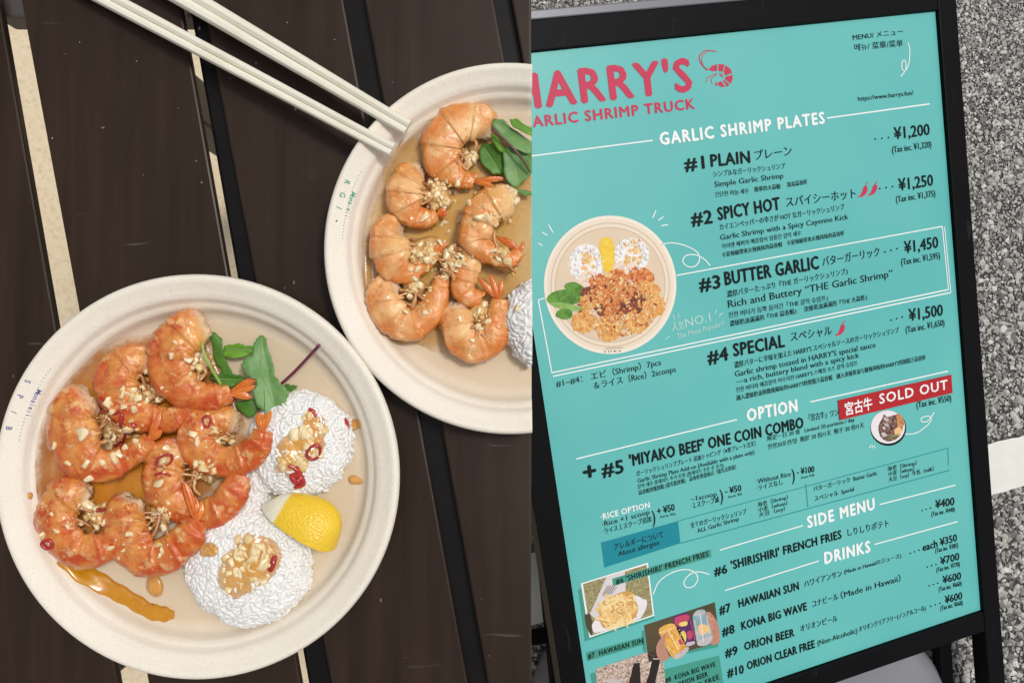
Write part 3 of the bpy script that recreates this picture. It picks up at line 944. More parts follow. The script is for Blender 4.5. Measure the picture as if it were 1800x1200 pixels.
z1 = lambda L: [(60 + x / 2.5, 530 + y / 2.5, w_ / 2.5) for x, y, w_ in L]
zA = lambda L: [(630 + x / 5.216, 170 + y / 5.216, w_ / 5.216) for x, y, w_ in L]
zB = lambda L: [(630 + x / 4.445, 380 + y / 4.445, w_ / 4.445) for x, y, w_ in L]

SP = MT['spicy']
make_shrimp(1, z1([(745, 95, 150), (680, 130, 190), (615, 210, 200), (605, 310, 190), (665, 390, 150), (750, 420, 120), (820, 415, 95), (865, 400, 70)]),
            z1([(985, 335, 62), (975, 375, 60), (955, 425, 62)]), SP, 'spicy shrimp at the top of the curl, its tail fan lying over the green leaf', 0.002, 0.008, (345, 640, 12, 10), 1)
make_shrimp(1, z1([(505, 260, 120), (440, 260, 150), (375, 310, 175), (370, 400, 180), (430, 480, 150), (520, 515, 115), (610, 520, 105), (690, 490, 85)]),
            z1([(748, 400, 60), (745, 440, 55), (740, 470, 55)]), SP, 'spicy shrimp whose tail passes under the topmost shrimp', 0.001, 0.008, (265, 700, 12, 10), 2)
make_shrimp(1, z1([(245, 420, 160), (180, 480, 200), (175, 590, 215), (220, 680, 190), (310, 720, 130), (400, 690, 105), (470, 640, 85), (510, 610, 70)]),
            z1([(550, 480, 62), (558, 560, 58), (540, 650, 60)]), SP, 'widest spicy shrimp at the left, heaped with garlic and red chilli', 0.003, 0.009, (190, 735, 10, 10), 3, squash=0.31)
make_shrimp(1, z1([(890, 530, 110), (800, 520, 150), (725, 570, 165), (740, 660, 160), (830, 700, 130), (920, 690, 125), (985, 630, 110), (1005, 565, 80)]),
            z1([(990, 485, 62), (1020, 490, 55), (1045, 478, 50)]), SP, 'spicy shrimp with its tail raised beside the upper rice scoop', 0.002, 0.016, (405, 775, 10, 10), 4)
make_shrimp(1, z1([(660, 650, 130), (590, 690, 165), (565, 780, 170), (600, 870, 150), (700, 930, 115), (800, 920, 135), (875, 840, 125), (905, 760, 90)]),
            z1([(880, 675, 70), (905, 690, 60)]), SP, 'spicy shrimp in the middle with one chilli ring on its back', 0.004, 0.008, (355, 820, 14, 9), 5)
make_shrimp(1, z1([(235, 860, 140), (160, 850, 165), (100, 930, 170), (125, 1040, 165), (220, 1095, 140), (320, 1070, 125), (390, 1000, 95), (415, 950, 70)]),
            z1([(440, 880, 66), (400, 890, 56), (365, 930, 50)]), SP, 'spicy shrimp at the lower left with a chilli piece at its edge', 0.002, 0.009, (170, 920, 12, 9), 6)
make_shrimp(1, z1([(440, 870, 140), (400, 950, 185), (420, 1050, 190), (500, 1120, 160), (600, 1100, 150), (680, 1030, 130), (715, 960, 95)]),
            z1([(655, 790, 78), (735, 880, 66), (700, 850, 60)]), SP, 'lowest spicy shrimp with a tail fin pointing up beside the lower rice scoop', 0.001, 0.013, (280, 905, 14, 12), 7)

BU = MT['butter']
make_shrimp(2, zA([(1215, 330, 190), (1130, 260, 290), (1000, 235, 310), (860, 290, 310), (770, 420, 310), (775, 580, 290), (870, 700, 220), (980, 760, 150), (1060, 780, 100)]),
            zA([(1350, 755, 95), (1090, 690, 70), (1250, 830, 80)]), BU, 'large curled butter shrimp at the top touching the salad leaves', 0.001, 0.003, zA([(1010, 560, 0)])[0][:2] + (10, 6), 11, squash=0.30)
make_shrimp(2, zA([(560, 660, 160), (480, 740, 260), (430, 860, 320), (440, 990, 300), (520, 1090, 210), (630, 1110, 150), (720, 1080, 110)]),
            zA([(810, 990, 90), (830, 1060, 80), (860, 930, 60)]), BU, 'butter shrimp lying just below the chopstick tips', 0.001, 0.003, zA([(660, 880, 0)])[0][:2] + (12, 9), 12)
make_shrimp(2, zA([(1430, 900, 190), (1330, 940, 270), (1190, 1020, 290), (1110, 1150, 260)]) + zB([(900, 190, 190), (1000, 270, 160), (1110, 320, 130), (1200, 330, 110), (1260, 270, 80)]),
            zB([(1080, 150, 80), (1140, 160, 70), (1300, 200, 60)]), BU, 'butter shrimp nearest the table edge with orange tail', 0.005, 0.004, (895, 470, 12, 10), 13)
make_shrimp(2, zB([(330, 110, 150), (260, 110, 230), (245, 220, 260), (280, 350, 260), (370, 430, 170), (470, 400, 115), (560, 330, 95), (600, 290, 80)]),
            zB([(650, 190, 70), (700, 200, 60), (690, 260, 60)]), BU, 'butter shrimp at the left wall of the rear plate', 0.002, 0.004, zB([(440, 240, 0)])[0][:2] + (12, 9), 14)
make_shrimp(2, zB([(290, 530, 170), (220, 570, 220), (215, 690, 235), (300, 810, 235), (430, 840, 215), (550, 760, 190), (610, 640, 160), (640, 540, 120), (660, 470, 90)]),
            zB([(700, 390, 80), (735, 400, 60)]), BU, 'butter shrimp curled like a U at the lower left of the rear plate', 0.001, 0.004, zB([(440, 560, 0)])[0][:2] + (14, 9), 15)
make_shrimp(2, zB([(755, 690, 170), (760, 790, 225), (800, 930, 235), (900, 1010, 225), (1020, 970, 215), (1080, 850, 180), (1095, 740, 150), (1105, 650, 120)]),
            zB([(925, 480, 80), (1020, 450, 80), (1110, 500, 80)]), BU, 'butter shrimp beside the rice with its tail fan opened upward', 0.001, 0.004, zB([(930, 780, 0)])[0][:2] + (12, 9), 16)
make_shrimp(2, zB([(855, 240, 140), (870, 330, 165), (840, 450, 165), (820, 560, 160), (880, 630, 130), (960, 630, 95)]),
            zB([(1000, 590, 60)]), BU, 'short butter shrimp in the middle of the pile with a pale end', 0.0035, 0.001, zB([(640, 330, 0)])[0][:2] + (14, 14), 17)
bake(1); bake(2)
HEAPS = [(1, 352, 636, 20, 22, 'topmost spicy shrimp'), (1, 258, 694, 34, 20, 'spicy shrimp left of the topmost one'), (1, 205, 735, 36, 34, 'widest spicy shrimp at the left'), (1, 385, 768, 24, 20, 'spicy shrimp beside the upper rice'),
         (1, 362, 828, 26, 20, 'middle spicy shrimp'), (1, 168, 908, 22, 22, 'lower left spicy shrimp'), (1, 285, 905, 26, 24, 'lowest spicy shrimp'),
         (2, 826, 277, 15, 14, 'large curled butter shrimp'), (2, 768, 340, 26, 30, 'butter shrimp below the chopstick tips'), (2, 885, 455, 26, 22, 'butter shrimp nearest the table edge'), (2, 745, 440, 36, 24, 'butter shrimp at the left wall'),
         (2, 728, 506, 22, 20, 'U shaped butter shrimp'), (2, 842, 556, 18, 26, 'butter shrimp beside the rice'), (2, 800, 455, 26, 24, 'short butter shrimp in the middle')]
for pl, hx, hy, rx, ry, nm in HEAPS:
    poly = []
    for k in range(14):
        a = 2 * math.pi * k / 14; j = 1 + R.uniform(-0.22, 0.22)
        poly.append((hx + rx * j * math.cos(a), hy + ry * j * math.sin(a)))
    zb0 = ZF + 0.0050
    V, Fc = radial_patch(poly, 0.0058, flat(zb0), 9, 0.0022, 260, 3, under=0.005, seed=hx)
    o = build('garlic_sauce', V, Fc, MT['mince'], uv=list(PUV), origin=P(min(hx, 925), hy, zb0), cut=(pl == 2))
    tag(o, 'lumpy brown garlic sauce in the curl of the ' + nm, 'garlic sauce')
    collect(pl, V, Fc)
bake(1); bake(2)

# --- rice
def grain_proto():
    V, Fc = [], []
    nr, nn = 7, 6
    for i in range(nr + 1):
        t = -1 + 2 * i / nr
        r = math.sqrt(max(0, 1 - abs(t) ** 2.4))
        for k in range(nn):
            a = 2 * math.pi * k / nn
            V.append((t, max(r, 0.22) * math.cos(a), max(r, 0.22) * math.sin(a)))
    for i in range(nr):
        for k in range(nn):
            Fc.append((i * nn + k, i * nn + (k + 1) % nn, (i + 1) * nn + (k + 1) % nn, (i + 1) * nn + k))
    Fc.append(tuple(reversed(range(nn)))); Fc.append(tuple(nr * nn + k for k in range(nn)))
    return np.array(V), Fc
GV, GF = grain_proto()
DOME = ([], [])
def make_rice(pl, cx, cy, rpx, label, seed, count=2000, H=0.021, name='rice_scoop'):
    zb_ = ZF + 0.0012
    c = P(cx, cy, zb_ + 0.008); rad = rpx * (CAMZ - zb_ - 0.008) / F
    rr = random.Random(seed)
    def dome(th, ph):           # th 0 top .. 1 rim
        f = math.sin(th * math.pi / 2) ** 0.85
        wob = 1 + 0.07 * noise.noise(Vector((math.cos(ph) * 1.5 + seed, math.sin(ph) * 1.5, th * 1.5))) + 0.05 * noise.noise(Vector((math.cos(ph) * 4 + seed, math.sin(ph) * 4, th * 3)))
        r = rad * 0.95 * f * wob
        h = H * max(0, math.cos(th * math.pi / 2)) ** 0.65 * (1 + 0.10 * noise.noise(Vector((math.cos(ph) * f * 2 + seed, math.sin(ph) * f * 2, 7))))
        return Vector((c.x + r * math.cos(ph), c.y + r * math.sin(ph), zb_ + h))
    V, Fc = [dome(0, 0)], []
    nr, ns = 14, 48
    for i in range(1, nr + 1):
        for s in range(ns): V.append(dome(i / nr, 2 * math.pi * s / ns))
    for s in range(ns): Fc.append((0, 1 + s, 1 + (s + 1) % ns))
    for i in range(nr - 1):
        for s in range(ns): Fc.append((1 + i * ns + s, 1 + (i + 1) * ns + s, 1 + (i + 1) * ns + (s + 1) % ns, 1 + i * ns + (s + 1) % ns))
    org = Vector((min(c.x, XS - 0.01), c.y, ZF))
    o = build(name, V, Fc, MT['rice'], origin=org, cut=(pl == 2))
    tag(o, label, 'rice', 'scoops of white rice on the plates')
    collect(pl, V, Fc)
    dv, df = DOME; k0 = len(dv); dv.extend([tuple(v) for v in V]); df.extend([tuple(i + k0 for i in f) for f in Fc])
    gs_v, gs_f, cnt = [], [], 0
    cells = {}
    under_n = int(count * 0.35)
    for j in range(count * 2):
        th = math.acos(1 - rr.random() * 0.995) / (math.pi / 2); ph = rr.random() * 2 * math.pi
        th = min(1.0, th * rr.uniform(0.97, 1.03))
        p = dome(th, ph)
        if j >= under_n:          # upper layer: grains keep their distance
            key = tuple(int(math.floor(q / 0.0021)) for q in p)
            near = [o_ for ax_ in (-1, 0, 1) for ay_ in (-1, 0, 1) for az_ in (-1, 0, 1) for o_ in cells.get((key[0] + ax_, key[1] + ay_, key[2] + az_), ())]
            if any((o_ - p).length < 0.0021 for o_ in near): continue
            cells.setdefault(key, []).append(p)
        e = 0.02
        n1 = (dome(min(1, th + e), ph) - dome(max(0, th - e), ph)); n2 = (dome(th, ph + e) - dome(th, ph - e))
        nr_ = n1.cross(n2)
        if nr_.length < 1e-12: nr_ = Vector((0, 0, 1))
        nr_.normalize()
        if nr_.z < -0.2: nr_ = -nr_
        tdir = nr_.orthogonal().normalized()
        tdir = Matrix.Rotation(rr.random() * 6.28, 3, nr_) @ tdir
        tdir = (tdir + nr_ * rr.gauss(0, 0.07 + (0.28 if th > 0.82 else 0))).normalized()
        s_ = nr_.cross(tdir).normalized(); u_ = tdir.cross(s_)
        ln = rr.uniform(0.0022, 0.0030); wd = rr.uniform(0.00105, 0.00130)
        bend = rr.uniform(-0.15, 0.15)
        g = GV.copy(); g[:, 1] += bend * g[:, 0] ** 2
        q = np.outer(g[:, 0] * ln, tdir) + np.outer(g[:, 1] * wd, s_) + np.outer(g[:, 2] * wd, u_)
        ctr = np.array(p + nr_ * (rr.uniform(-0.0012, -0.0006) if j < under_n else rr.uniform(-0.0002, 0.0004)))
        if pl == 2 and ctr[0] > XS - 0.0005: continue
        q += ctr
        if pl == 2: q[:, 0] = np.minimum(q[:, 0], XS)
        gs_v.append(q); gs_f += [tuple(i + cnt * len(GV) for i in f) for f in GF]; cnt += 1
    VV = [Vector(v) for v in np.concatenate(gs_v)]
    go = build('rice_grains', VV, gs_f, MT['rice'], parent=o, origin=org)
    go['kind'] = 'stuff'
    collect(pl, VV, gs_f)
    return o
make_rice(1, 525, 782, 94, 'white rice scoop beside the green leaf, upper of two on the front plate', 3)
make_rice(1, 437, 992, 112, 'white rice scoop below the lemon wedge, larger of two on the front plate', 9, 2700)
make_rice(2, 968, 568, 86, 'white rice scoop cut off at the table edge on the rear plate', 5, 1800)
# loose rice between the two scoops
make_rice(1, 455, 838, 36, 'small heap of rice left of the lemon tip, against the shrimp tail', 21, 260, 0.010)
make_rice(1, 430, 895, 40, 'small heap of rice right behind the lower rice scoop and the shrimp', 22, 260, 0.011)
bake(1); bake(2)

# --- toppings
HULLS = []
def hull_proto(k):
    rr = random.Random(k)
    bm = bmesh.new()
    for i in range(13):
        v = Vector((rr.gauss(0, 1), rr.gauss(0, 1), rr.gauss(0, 1))).normalized() * rr.uniform(0.75, 1.1)
        bm.verts.new(Vector([math.copysign(min(abs(a), 0.62) / 0.62, a) for a in v]) * rr.uniform(0.85, 1.0))
    r = bmesh.ops.convex_hull(bm, input=bm.verts[:])
    bmesh.ops.delete(bm, geom=list({g for g in r['geom_interior'] + r['geom_unused'] if isinstance(g, bmesh.types.BMVert)}), context='VERTS')
    bmesh.ops.bevel(bm, geom=bm.edges[:], offset=0.08, segments=1, affect='EDGES', clamp_overlap=True)
    bm.verts.index_update()
    HULLS.append(([v.co.copy() for v in bm.verts], [tuple(v.index for v in f.verts) for f in bm.faces])); bm.free()
for k in range(14): hull_proto(k + 3)
def nugget(loc, size, rng, flat=0.65):
    hv, hf = HULLS[rng.randrange(len(HULLS))]
    ax = (size * rng.uniform(0.7, 1.1), size * rng.uniform(0.55, 0.9), size * flat * rng.uniform(0.75, 1.15))
    rot = Matrix.Rotation(rng.random() * 6.28, 3, 'Z') @ Matrix.Rotation(rng.gauss(0, 0.35), 3, 'X')
    return [rot @ Vector((q.x * ax[0], q.y * ax[1], q.z * ax[2])) + loc for q in hv], hf
def garlic(pl, px, py, r, rng, big=False):
    loc, nn = drop(pl, px, py)
    size = M(r)
    V, Fc = nugget(loc + nn * size * 0.12, size, rng)
    return V, Fc, loc
HOST = {1: [(330, 600, 'topmost spicy shrimp'), (215, 680, 'spicy shrimp just left of the topmost one'), (140, 750, 'widest spicy shrimp at the left'), (205, 730, 'widest spicy shrimp at the left'), (220, 800, 'widest spicy shrimp at the left'), (375, 770, 'spicy shrimp with its tail beside the upper rice'),
            (300, 840, 'middle spicy shrimp under the chilli ring'), (365, 830, 'middle spicy shrimp under the chilli ring'), (110, 930, 'lower left spicy shrimp'), (160, 900, 'lower left spicy shrimp'), (270, 950, 'lowest spicy shrimp')],
        2: [(810, 250, 'large curled butter shrimp at the top'), (715, 340, 'butter shrimp below the chopstick tips'), (860, 370, 'butter shrimp nearest the table edge'), (695, 440, 'butter shrimp at the left wall'), (740, 450, 'butter shrimp at the left wall'), (710, 530, 'lower left U shaped butter shrimp'),
            (830, 570, 'butter shrimp beside the rice'), (815, 480, 'short butter shrimp in the middle'), (905, 540, 'cut rice scoop of the rear plate')]}
def host(pl, px, py): return min(HOST[pl], key=lambda h: (h[0] - px) ** 2 + (h[1] - py) ** 2)[2]
rg = random.Random(31)
def put_garlic(pl, pts):
    for px, py, r in pts:
        V, Fc, loc = garlic(pl, px, py, r, rg)
        o = build('garlic_piece', V, Fc, MT['garlic'], origin=loc, cut=(pl == 2))
        h = host(pl, px, py)
        tag(o, 'cream piece of chopped garlic on the ' + h, 'garlic', 'garlic on the ' + h)
big1 = [(215, 580, 32), (230, 712, 20), (330, 620, 36), (350, 690, 24), (300, 703, 20), (375, 670, 18), (440, 470, 22), (460, 590, 20), (400, 640, 18), (390, 405, 18), (330, 440, 22), (150, 710, 14), (90, 632, 16),
        (395, 462, 16), (435, 412, 18), (490, 440, 18), (545, 430, 14), (420, 560, 24), (700, 580, 24), (720, 612, 20), (795, 572, 16), (760, 500, 12), (565, 700, 26), (550, 792, 24), (745, 722, 24), (790, 742, 18), (580, 640, 20),
        (230, 890, 36), (80, 930, 12), (145, 990, 14), (215, 1000, 12), (570, 990, 16), (553, 1112, 16), (560, 912, 18), (605, 240, 18), (620, 180, 12), (560, 380, 10), (340, 1080, 14), (40, 1025, 18), (240, 775, 20), (690, 290, 16), (710, 260, 18)]
put_garlic(1, [(60 + x / 2.5, 530 + y / 2.5, r / 2.5 * 1.1) for x, y, r in big1])
bigA = [(1000, 600, 60), (1065, 570, 42), (820, 290, 20), (910, 790, 36), (900, 880, 50), (850, 860, 34), (1080, 810, 40), (1085, 880, 30), (640, 910, 40), (680, 820, 36), (720, 900, 34), (760, 930, 34), (640, 1000, 30), (760, 980, 30), (600, 1110, 52), (1015, 970, 30), (930, 1130, 46), (1110, 1110, 56), (1180, 1110, 46), (790, 850, 26), (1000, 850, 30), (720, 750, 26), (1360, 830, 30), (1420, 900, 40), (1440, 960, 40), (790, 1140, 30)]
put_garlic(2, [(630 + x / 5.216, 170 + y / 5.216, r / 5.216 * 1.12) for x, y, r in bigA])
bigB = [(540, 340, 44), (470, 420, 36), (690, 300, 40), (720, 260, 34), (640, 210, 28), (480, 300, 34), (500, 340, 24), (580, 300, 26), (760, 440, 30), (740, 400, 34), (690, 480, 30), (400, 620, 32), (560, 590, 24), (370, 760, 30), (520, 750, 26), (890, 970, 26), (1020, 820, 30), (910, 770, 24), (900, 310, 22), (830, 340, 26), (780, 380, 28), (960, 880, 22), (440, 270, 30), (700, 120, 24), (650, 60, 28), (560, 740, 18), (1240, 720, 30)]
put_garlic(2, [(630 + x / 4.445, 380 + y / 4.445, r / 4.445 * 1.12) for x, y, r in bigB])

# finely minced garlic nobody could count: one object per heap
def minced(pl, centers, label, rmin=1.4, rmax=6.0):
    gs = []
    for cx, cy, sx, sy, cnt in centers:
        for j in range(cnt):
            px, py = cx + rg.gauss(0, sx), cy + rg.gauss(0, sy)
            if pl == 2 and px > 929: continue
            loc, nn = drop(pl, px, py)
            if pl == 1 and (Vector((loc.x, loc.y)) - Vector((C1.x, C1.y))).length > 0.083: continue
            s_ = M(rmin + (rmax - rmin) * rg.random() ** 2)
            if rg.random() < 0.15: continue
            gs.append(nugget(loc + nn * s_ * 0.08, s_ * 1.45, rg, 0.65))
    V, Fc = join(*gs)
    o = build('minced_garlic', V, Fc, MT['garlic'])
    tag(o, label, 'garlic', kind='stuff')
minced(1, [(hx, hy, rx * 0.55, ry * 0.55, 26) for pl, hx, hy, rx, ry, nm in HEAPS if pl == 1] + [(215, 770, 26, 12, 22), (150, 905, 22, 22, 12), (240, 965, 36, 12, 14), (235, 690, 14, 10, 16), (300, 800, 12, 14, 8)],
       'finely minced garlic scattered over the spicy shrimp')
minced(2, [(hx, hy, rx * 0.5, ry * 0.5, 26) for pl, hx, hy, rx, ry, nm in HEAPS if pl == 2] + [(800, 325, 20, 9, 24), (870, 385, 20, 12, 10), (770, 470, 20, 10, 24)],
       'finely minced garlic scattered over the butter shrimp')

# sauce and garlic on the rice
def topping(pl, poly, chunks, label, sd):
    c = np.mean(np.array(poly), 0)
    tree = BVHTree.FromPolygons(*DOME)
    def dz(x, y):
        o_ = Vector((0, 0, CAMZ)); h = tree.ray_cast(o_, (P(x, y, 0.7) - o_).normalized())[0]
        return h.z if h else ZF + 0.004
    V, Fc = radial_patch(poly, 0.0012, lambda x, y: dz(x, y) + 0.0004, 14, 0.0011, 260, seed=sd, under=0.0025, power=0.35)
    loc = drop(pl, *c)[0]
    o = build('rice_topping', V, Fc, MT['glaze'], uv=list(PUV), origin=loc)
    tag(o, label, 'garlic sauce')
    gs = []
    b = np.array(catmull(poly, 4, True))
    rr = random.Random(int(sd * 10))
    for j in range(chunks):
        q = b[rr.randrange(len(b))]; f = rr.random() ** 0.6 * 0.9
        q = c + (q - c) * f
        l2 = P(q[0], q[1], dz(q[0], q[1]) + 0.0016)
        gs.append(nugget(l2 - Vector((0, 0, 0.0004)), M(4.0 + 8.5 * rr.random() ** 1.6), rr, 0.6))
    V, Fc = join(*gs)
    k = build('garlic_bits', V, Fc, MT['garlic'], parent=o, origin=loc); k['kind'] = 'stuff'
z5 = lambda L: [(310 + x / 4.444, 840 + y / 4.444) for x, y in L]
z4 = lambda L: [(320 + x / 4.285, 580 + y / 4.285) for x, y in L]
topping(1, z5([(480, 470), (600, 430), (720, 460), (820, 540), (830, 640), (770, 760), (680, 850), (560, 910), (440, 950), (350, 900), (310, 800), (330, 690), (360, 610), (430, 540)]), 62,
        'orange garlic sauce spooned on the lower rice scoop', 1.3)
topping(1, z4([(930, 590), (1000, 620), (1085, 660), (1080, 780), (1085, 880), (1040, 960), (960, 1000), (880, 1060), (800, 1120), (700, 1090), (700, 980), (700, 880), (790, 780), (900, 730), (915, 650)]), 60,
        'orange garlic sauce spooned on the upper rice scoop', 2.7)
V, Fc = radial_patch(z5([(190, 520), (270, 500), (330, 540), (320, 600), (250, 620), (180, 600)]), 0.0008, lambda x, y: drop(1, x, y)[0].z, 5, 0.0004, 300)
o = build('sauce_drop', V, Fc, MT['glaze'], uv=list(PUV), origin=drop(1, 365, 965)[0]); tag(o, 'pale orange sauce stain on the left flank of the lower rice scoop', 'sauce drop')
bake(1)

# chilli rings
def chili_ring(px, py, r, label, elong=1.0, ang=0.0, tilt=0.0, thick=3.0):
    loc, nn = drop(1, px, py)
    gs = []
    n, m = 22, 8
    R0, r0 = M(r * 0.9), M(thick * 0.85)
    V, Fc = [], []
    rot = Matrix.Rotation(ang, 3, 'Z') @ Matrix.Rotation(tilt, 3, 'X')
    for i in range(n):
        a = 2 * math.pi * i / n
        wob = 1 + 0.10 * math.sin(2 * a + px) + 0.06 * math.sin(3 * a)
        for k in range(m):
            b = 2 * math.pi * k / m
            p = Vector(((R0 * wob + r0 * math.cos(b)) * math.cos(a) * elong, (R0 * wob + r0 * math.cos(b)) * math.sin(a), r0 * 1.5 * math.sin(b)))
            V.append(rot @ p + loc + Vector((0, 0, r0 * 1.1 + abs(math.sin(tilt)) * R0 * 0.7)))
    for i in range(n):
        for k in range(m):
            Fc.append((i * m + k, ((i + 1) % n) * m + k, ((i + 1) % n) * m + (k + 1) % m, i * m + (k + 1) % m))
    o = build('chilli_ring', V, Fc, MT['chili'], origin=loc)
    tag(o, label, 'chilli', 'red chilli pieces on the front plate')
    # pale pith and seeds in the hole
    gs = [nugget(loc + rot @ Vector((R0 * 0.35 * math.cos(t), R0 * 0.35 * math.sin(t), 0)) + Vector((0, 0, r0 * 0.7)), R0 * 0.38, rg, 0.5) for t in (0.3, 2.4, 4.4)]
    V, Fc = join(*gs)
    build('pith', V, Fc, MT['seed'], parent=o, origin=loc)
def chili_piece(pts, wpx, label):
    l0 = drop(1, *pts[0])[0]
    q = catmull(pts, 5)
    P3 = [drop(1, a[0], a[1])[0] + Vector((0, 0, M(wpx) * 0.35)) for a in q]
    zs = np.convolve(np.pad([p.z for p in P3], 3, mode='edge'), np.ones(7) / 7, 'valid')
    for p, z in zip(P3, zs): p.z = max(z, p.z - 0.0008)
    m = len(P3)
    V, Fc = tube_geo(P3, [M(wpx) * 0.5 * (0.55 + 0.45 * math.sin(math.pi * (i + 0.5) / m)) for i in range(m)], 9, 0.8)
    V = [v + Vector((0, 0, 0.0005 * noise.noise(v * 500))) for v in V]
    o = build('chilli_piece', V, Fc, MT['chili'], origin=l0)
    tag(o, label, 'chilli', 'red chilli pieces on the front plate')
chili_ring(364, 740, 10, 'red chilli ring on the shrimp beside the leaf stem', 0.8, 0.2)
chili_ring(291, 808, 11, 'red chilli ring on the middle spicy shrimp', 1.35, 0.6, 0.35, 2.2)
chili_ring(553, 794, 12, 'red chilli ring on the upper rice scoop', 1.2, 0.6, 0.3, 3.0)
chili_ring(86, 955, 8, 'red chilli ring at the left edge of the lower left shrimp', 1.3, 0.2, 0.2, 3.4)
chili_piece([(508, 818), (520, 822), (528, 832), (514, 836), (522, 846), (530, 838), (534, 850), (518, 856)], 11, 'curled dark red chilli on the upper rice scoop near the lemon')
chili_piece([(543, 718), (551, 722), (556, 732)], 7, 'red chilli strip at the top of the upper rice scoop')
chili_piece([(606, 735), (610, 742), (613, 752)], 8, 'red chilli piece at the right edge of the upper rice scoop')
chili_piece([(484, 975), (481, 988), (476, 1003)], 12, 'dark red chilli piece at the right of the lower rice topping')
chili_piece([(455, 968), (444, 976), (441, 990), (447, 1000)], 6, 'thin curved chilli strip in the lower rice topping')
chili_piece([(216, 726), (214, 736), (213, 750)], 9, 'upper chilli strip on the widest spicy shrimp')
chili_piece([(220, 762), (216, 776), (213, 790)], 8, 'lower chilli strip on the widest spicy shrimp')
chili_piece([(232, 742), (238, 749), (241, 746)], 7, 'small chilli bit right of the strips on the widest shrimp')
chili_piece([(176, 698), (184, 704), (192, 710)], 7, 'chilli bit between the two left upper shrimp')
chili_piece([(180, 724), (190, 722), (202, 726), (210, 722)], 7, 'long chilli sliver beside the upper strip on the widest shrimp')
chili_piece([(272, 834), (286, 831), (302, 836)], 6, 'chilli sliver below the ring on the middle shrimp')
chili_piece([(170, 898), (178, 894), (188, 896)], 8, 'chilli bit between the two lower shrimp')

# --- salad
def leaf(pl, poly, zb_, label, mat, rib=None, tilt=(0, 0), wave=0.0022, smooth_n=3, sd=0.0, name='salad_leaf', dome=0.0007):
    jr = random.Random(int(sd * 7) + 1)
    poly = [(x + jr.uniform(-2, 2), y + jr.uniform(-2, 2)) for x, y in catmull(poly, 3, True)]
    smooth_n = 2
    c = np.mean(np.array(poly), 0)
    def zf(x, y):
        z = zb_ + tilt[0] * (x - c[0]) * 3.2e-4 + tilt[1] * (c[1] - y) * 3.2e-4
        if rib:
            a, b = np.array(rib[0], float), np.array(rib[-1], float)
            d = (b - a) / np.linalg.norm(b - a)
            off = abs((x - a[0]) * d[1] - (y - a[1]) * d[0])
            z += min(0.0035, off * 1.1e-4)
        return z
    V, Fc = radial_patch(poly, dome, zf, 9, wave, 65, smooth_n, seed=sd, thick=0.0005)
    c = np.array([min(c[0], 920), c[1]])
    org = P(c[0], c[1], zb_)
    o = build(name, V, Fc, MT[mat], origin=org, cut=(pl == 2))
    tag(o, label, 'leaf', 'salad leaves on the front plate' if pl == 1 else 'salad leaves on the rear plate')
    if rib:
        tr = BVHTree.FromPolygons([tuple(v) for v in V], Fc)
        pts = []
        for q in catmull(rib, 8):
            o_ = Vector((0, 0, CAMZ)); h = tr.ray_cast(o_, (P(q[0], q[1], 0.72) - o_).normalized())[0]
            if h: pts.append(h + Vector((0, 0, 0.0001)))
        if len(pts) > 2:
            vv, ff = tube_geo(pts, [M(1.5) * (1 - 0.6 * i / len(pts)) for i in range(len(pts))], 6, 0.6)
            build('midrib', vv, ff, MT['vein'], parent=o, origin=org, cut=(pl == 2))
    collect(pl, V, Fc)
    return o
leaf(1, z4([(245, 5), (290, 70), (310, 130), (330, 210), (360, 270), (375, 325), (330, 335), (280, 290), (240, 180), (218, 60)]), ZF + 0.006, 'narrow dark leaf standing right of the topmost shrimp', 'leaf_dark', sd=1)
leaf(1, z4([(200, 350), (250, 325), (330, 318), (430, 340), (485, 372), (400, 412), (320, 425), (255, 405)]), ZF + 0.006, 'flat dark leaf tucked behind the topmost shrimp tail', 'leaf_dark', [z4([(215, 365)])[0], z4([(470, 375)])[0]], sd=2)
leaf(1, z4([(310, 122), (380, 112), (440, 98), (470, 117), (610, 130), (590, 152), (540, 172), (480, 195), (420, 212), (350, 208), (310, 180)]), ZF + 0.007, 'slim bright leaf lying crosswise above the large arugula leaf', 'leaf_bright', [z4([(320, 150)])[0], z4([(600, 140)])[0]], sd=3)
leaf(1, z4([(770, 415), (820, 410), (862, 425), (835, 462), (790, 475)]), ZF + 0.004, 'small leaf tip poking out above the upper rice scoop', 'leaf_dark', sd=4)
leaf(1, z4([(400, 540), (460, 530), (540, 520), (580, 590), (520, 650), (440, 600)]), ZF + 0.007, 'small leaf under the large arugula leaf beside the shrimp tail', 'leaf_dark', sd=5)
leaf(1, z4([(600, 36), (640, 70), (652, 150), (672, 215), (690, 285), (715, 365), (760, 420), (802, 472), (780, 530), (792, 580), (740, 645), (700, 605), (640, 660), (598, 600), (560, 560), (533, 480), (560, 425), (560, 370), (500, 355), (478, 312), (440, 255), (475, 215), (525, 190), (545, 100), (570, 58)]),
     ZF + 0.013, 'large lobed arugula leaf lying on the upper rice scoop', 'leaf', [z4([(600, 45)])[0], z4([(600, 300)])[0], z4([(650, 450)])[0], z4([(715, 640)])[0]], tilt=(0.0, -0.12), sd=6)
def stalk(pl, pts, w0, w1, zs, label, mat, name='leaf_stem'):
    q = catmull([(*p, z) for p, z in zip(pts, zs)], 6)
    P3 = [P(a[0], a[1], a[2]) for a in q]
    V, Fc = tube_geo(P3, [M(w0 + (w1 - w0) * i / len(P3)) / 2 for i in range(len(P3))], 8)
    o = build(name, V, Fc, MT[mat], origin=P3[len(P3) // 2] if pl == 1 else P3[0], cut=(pl == 2))
    tag(o, label, 'stem')
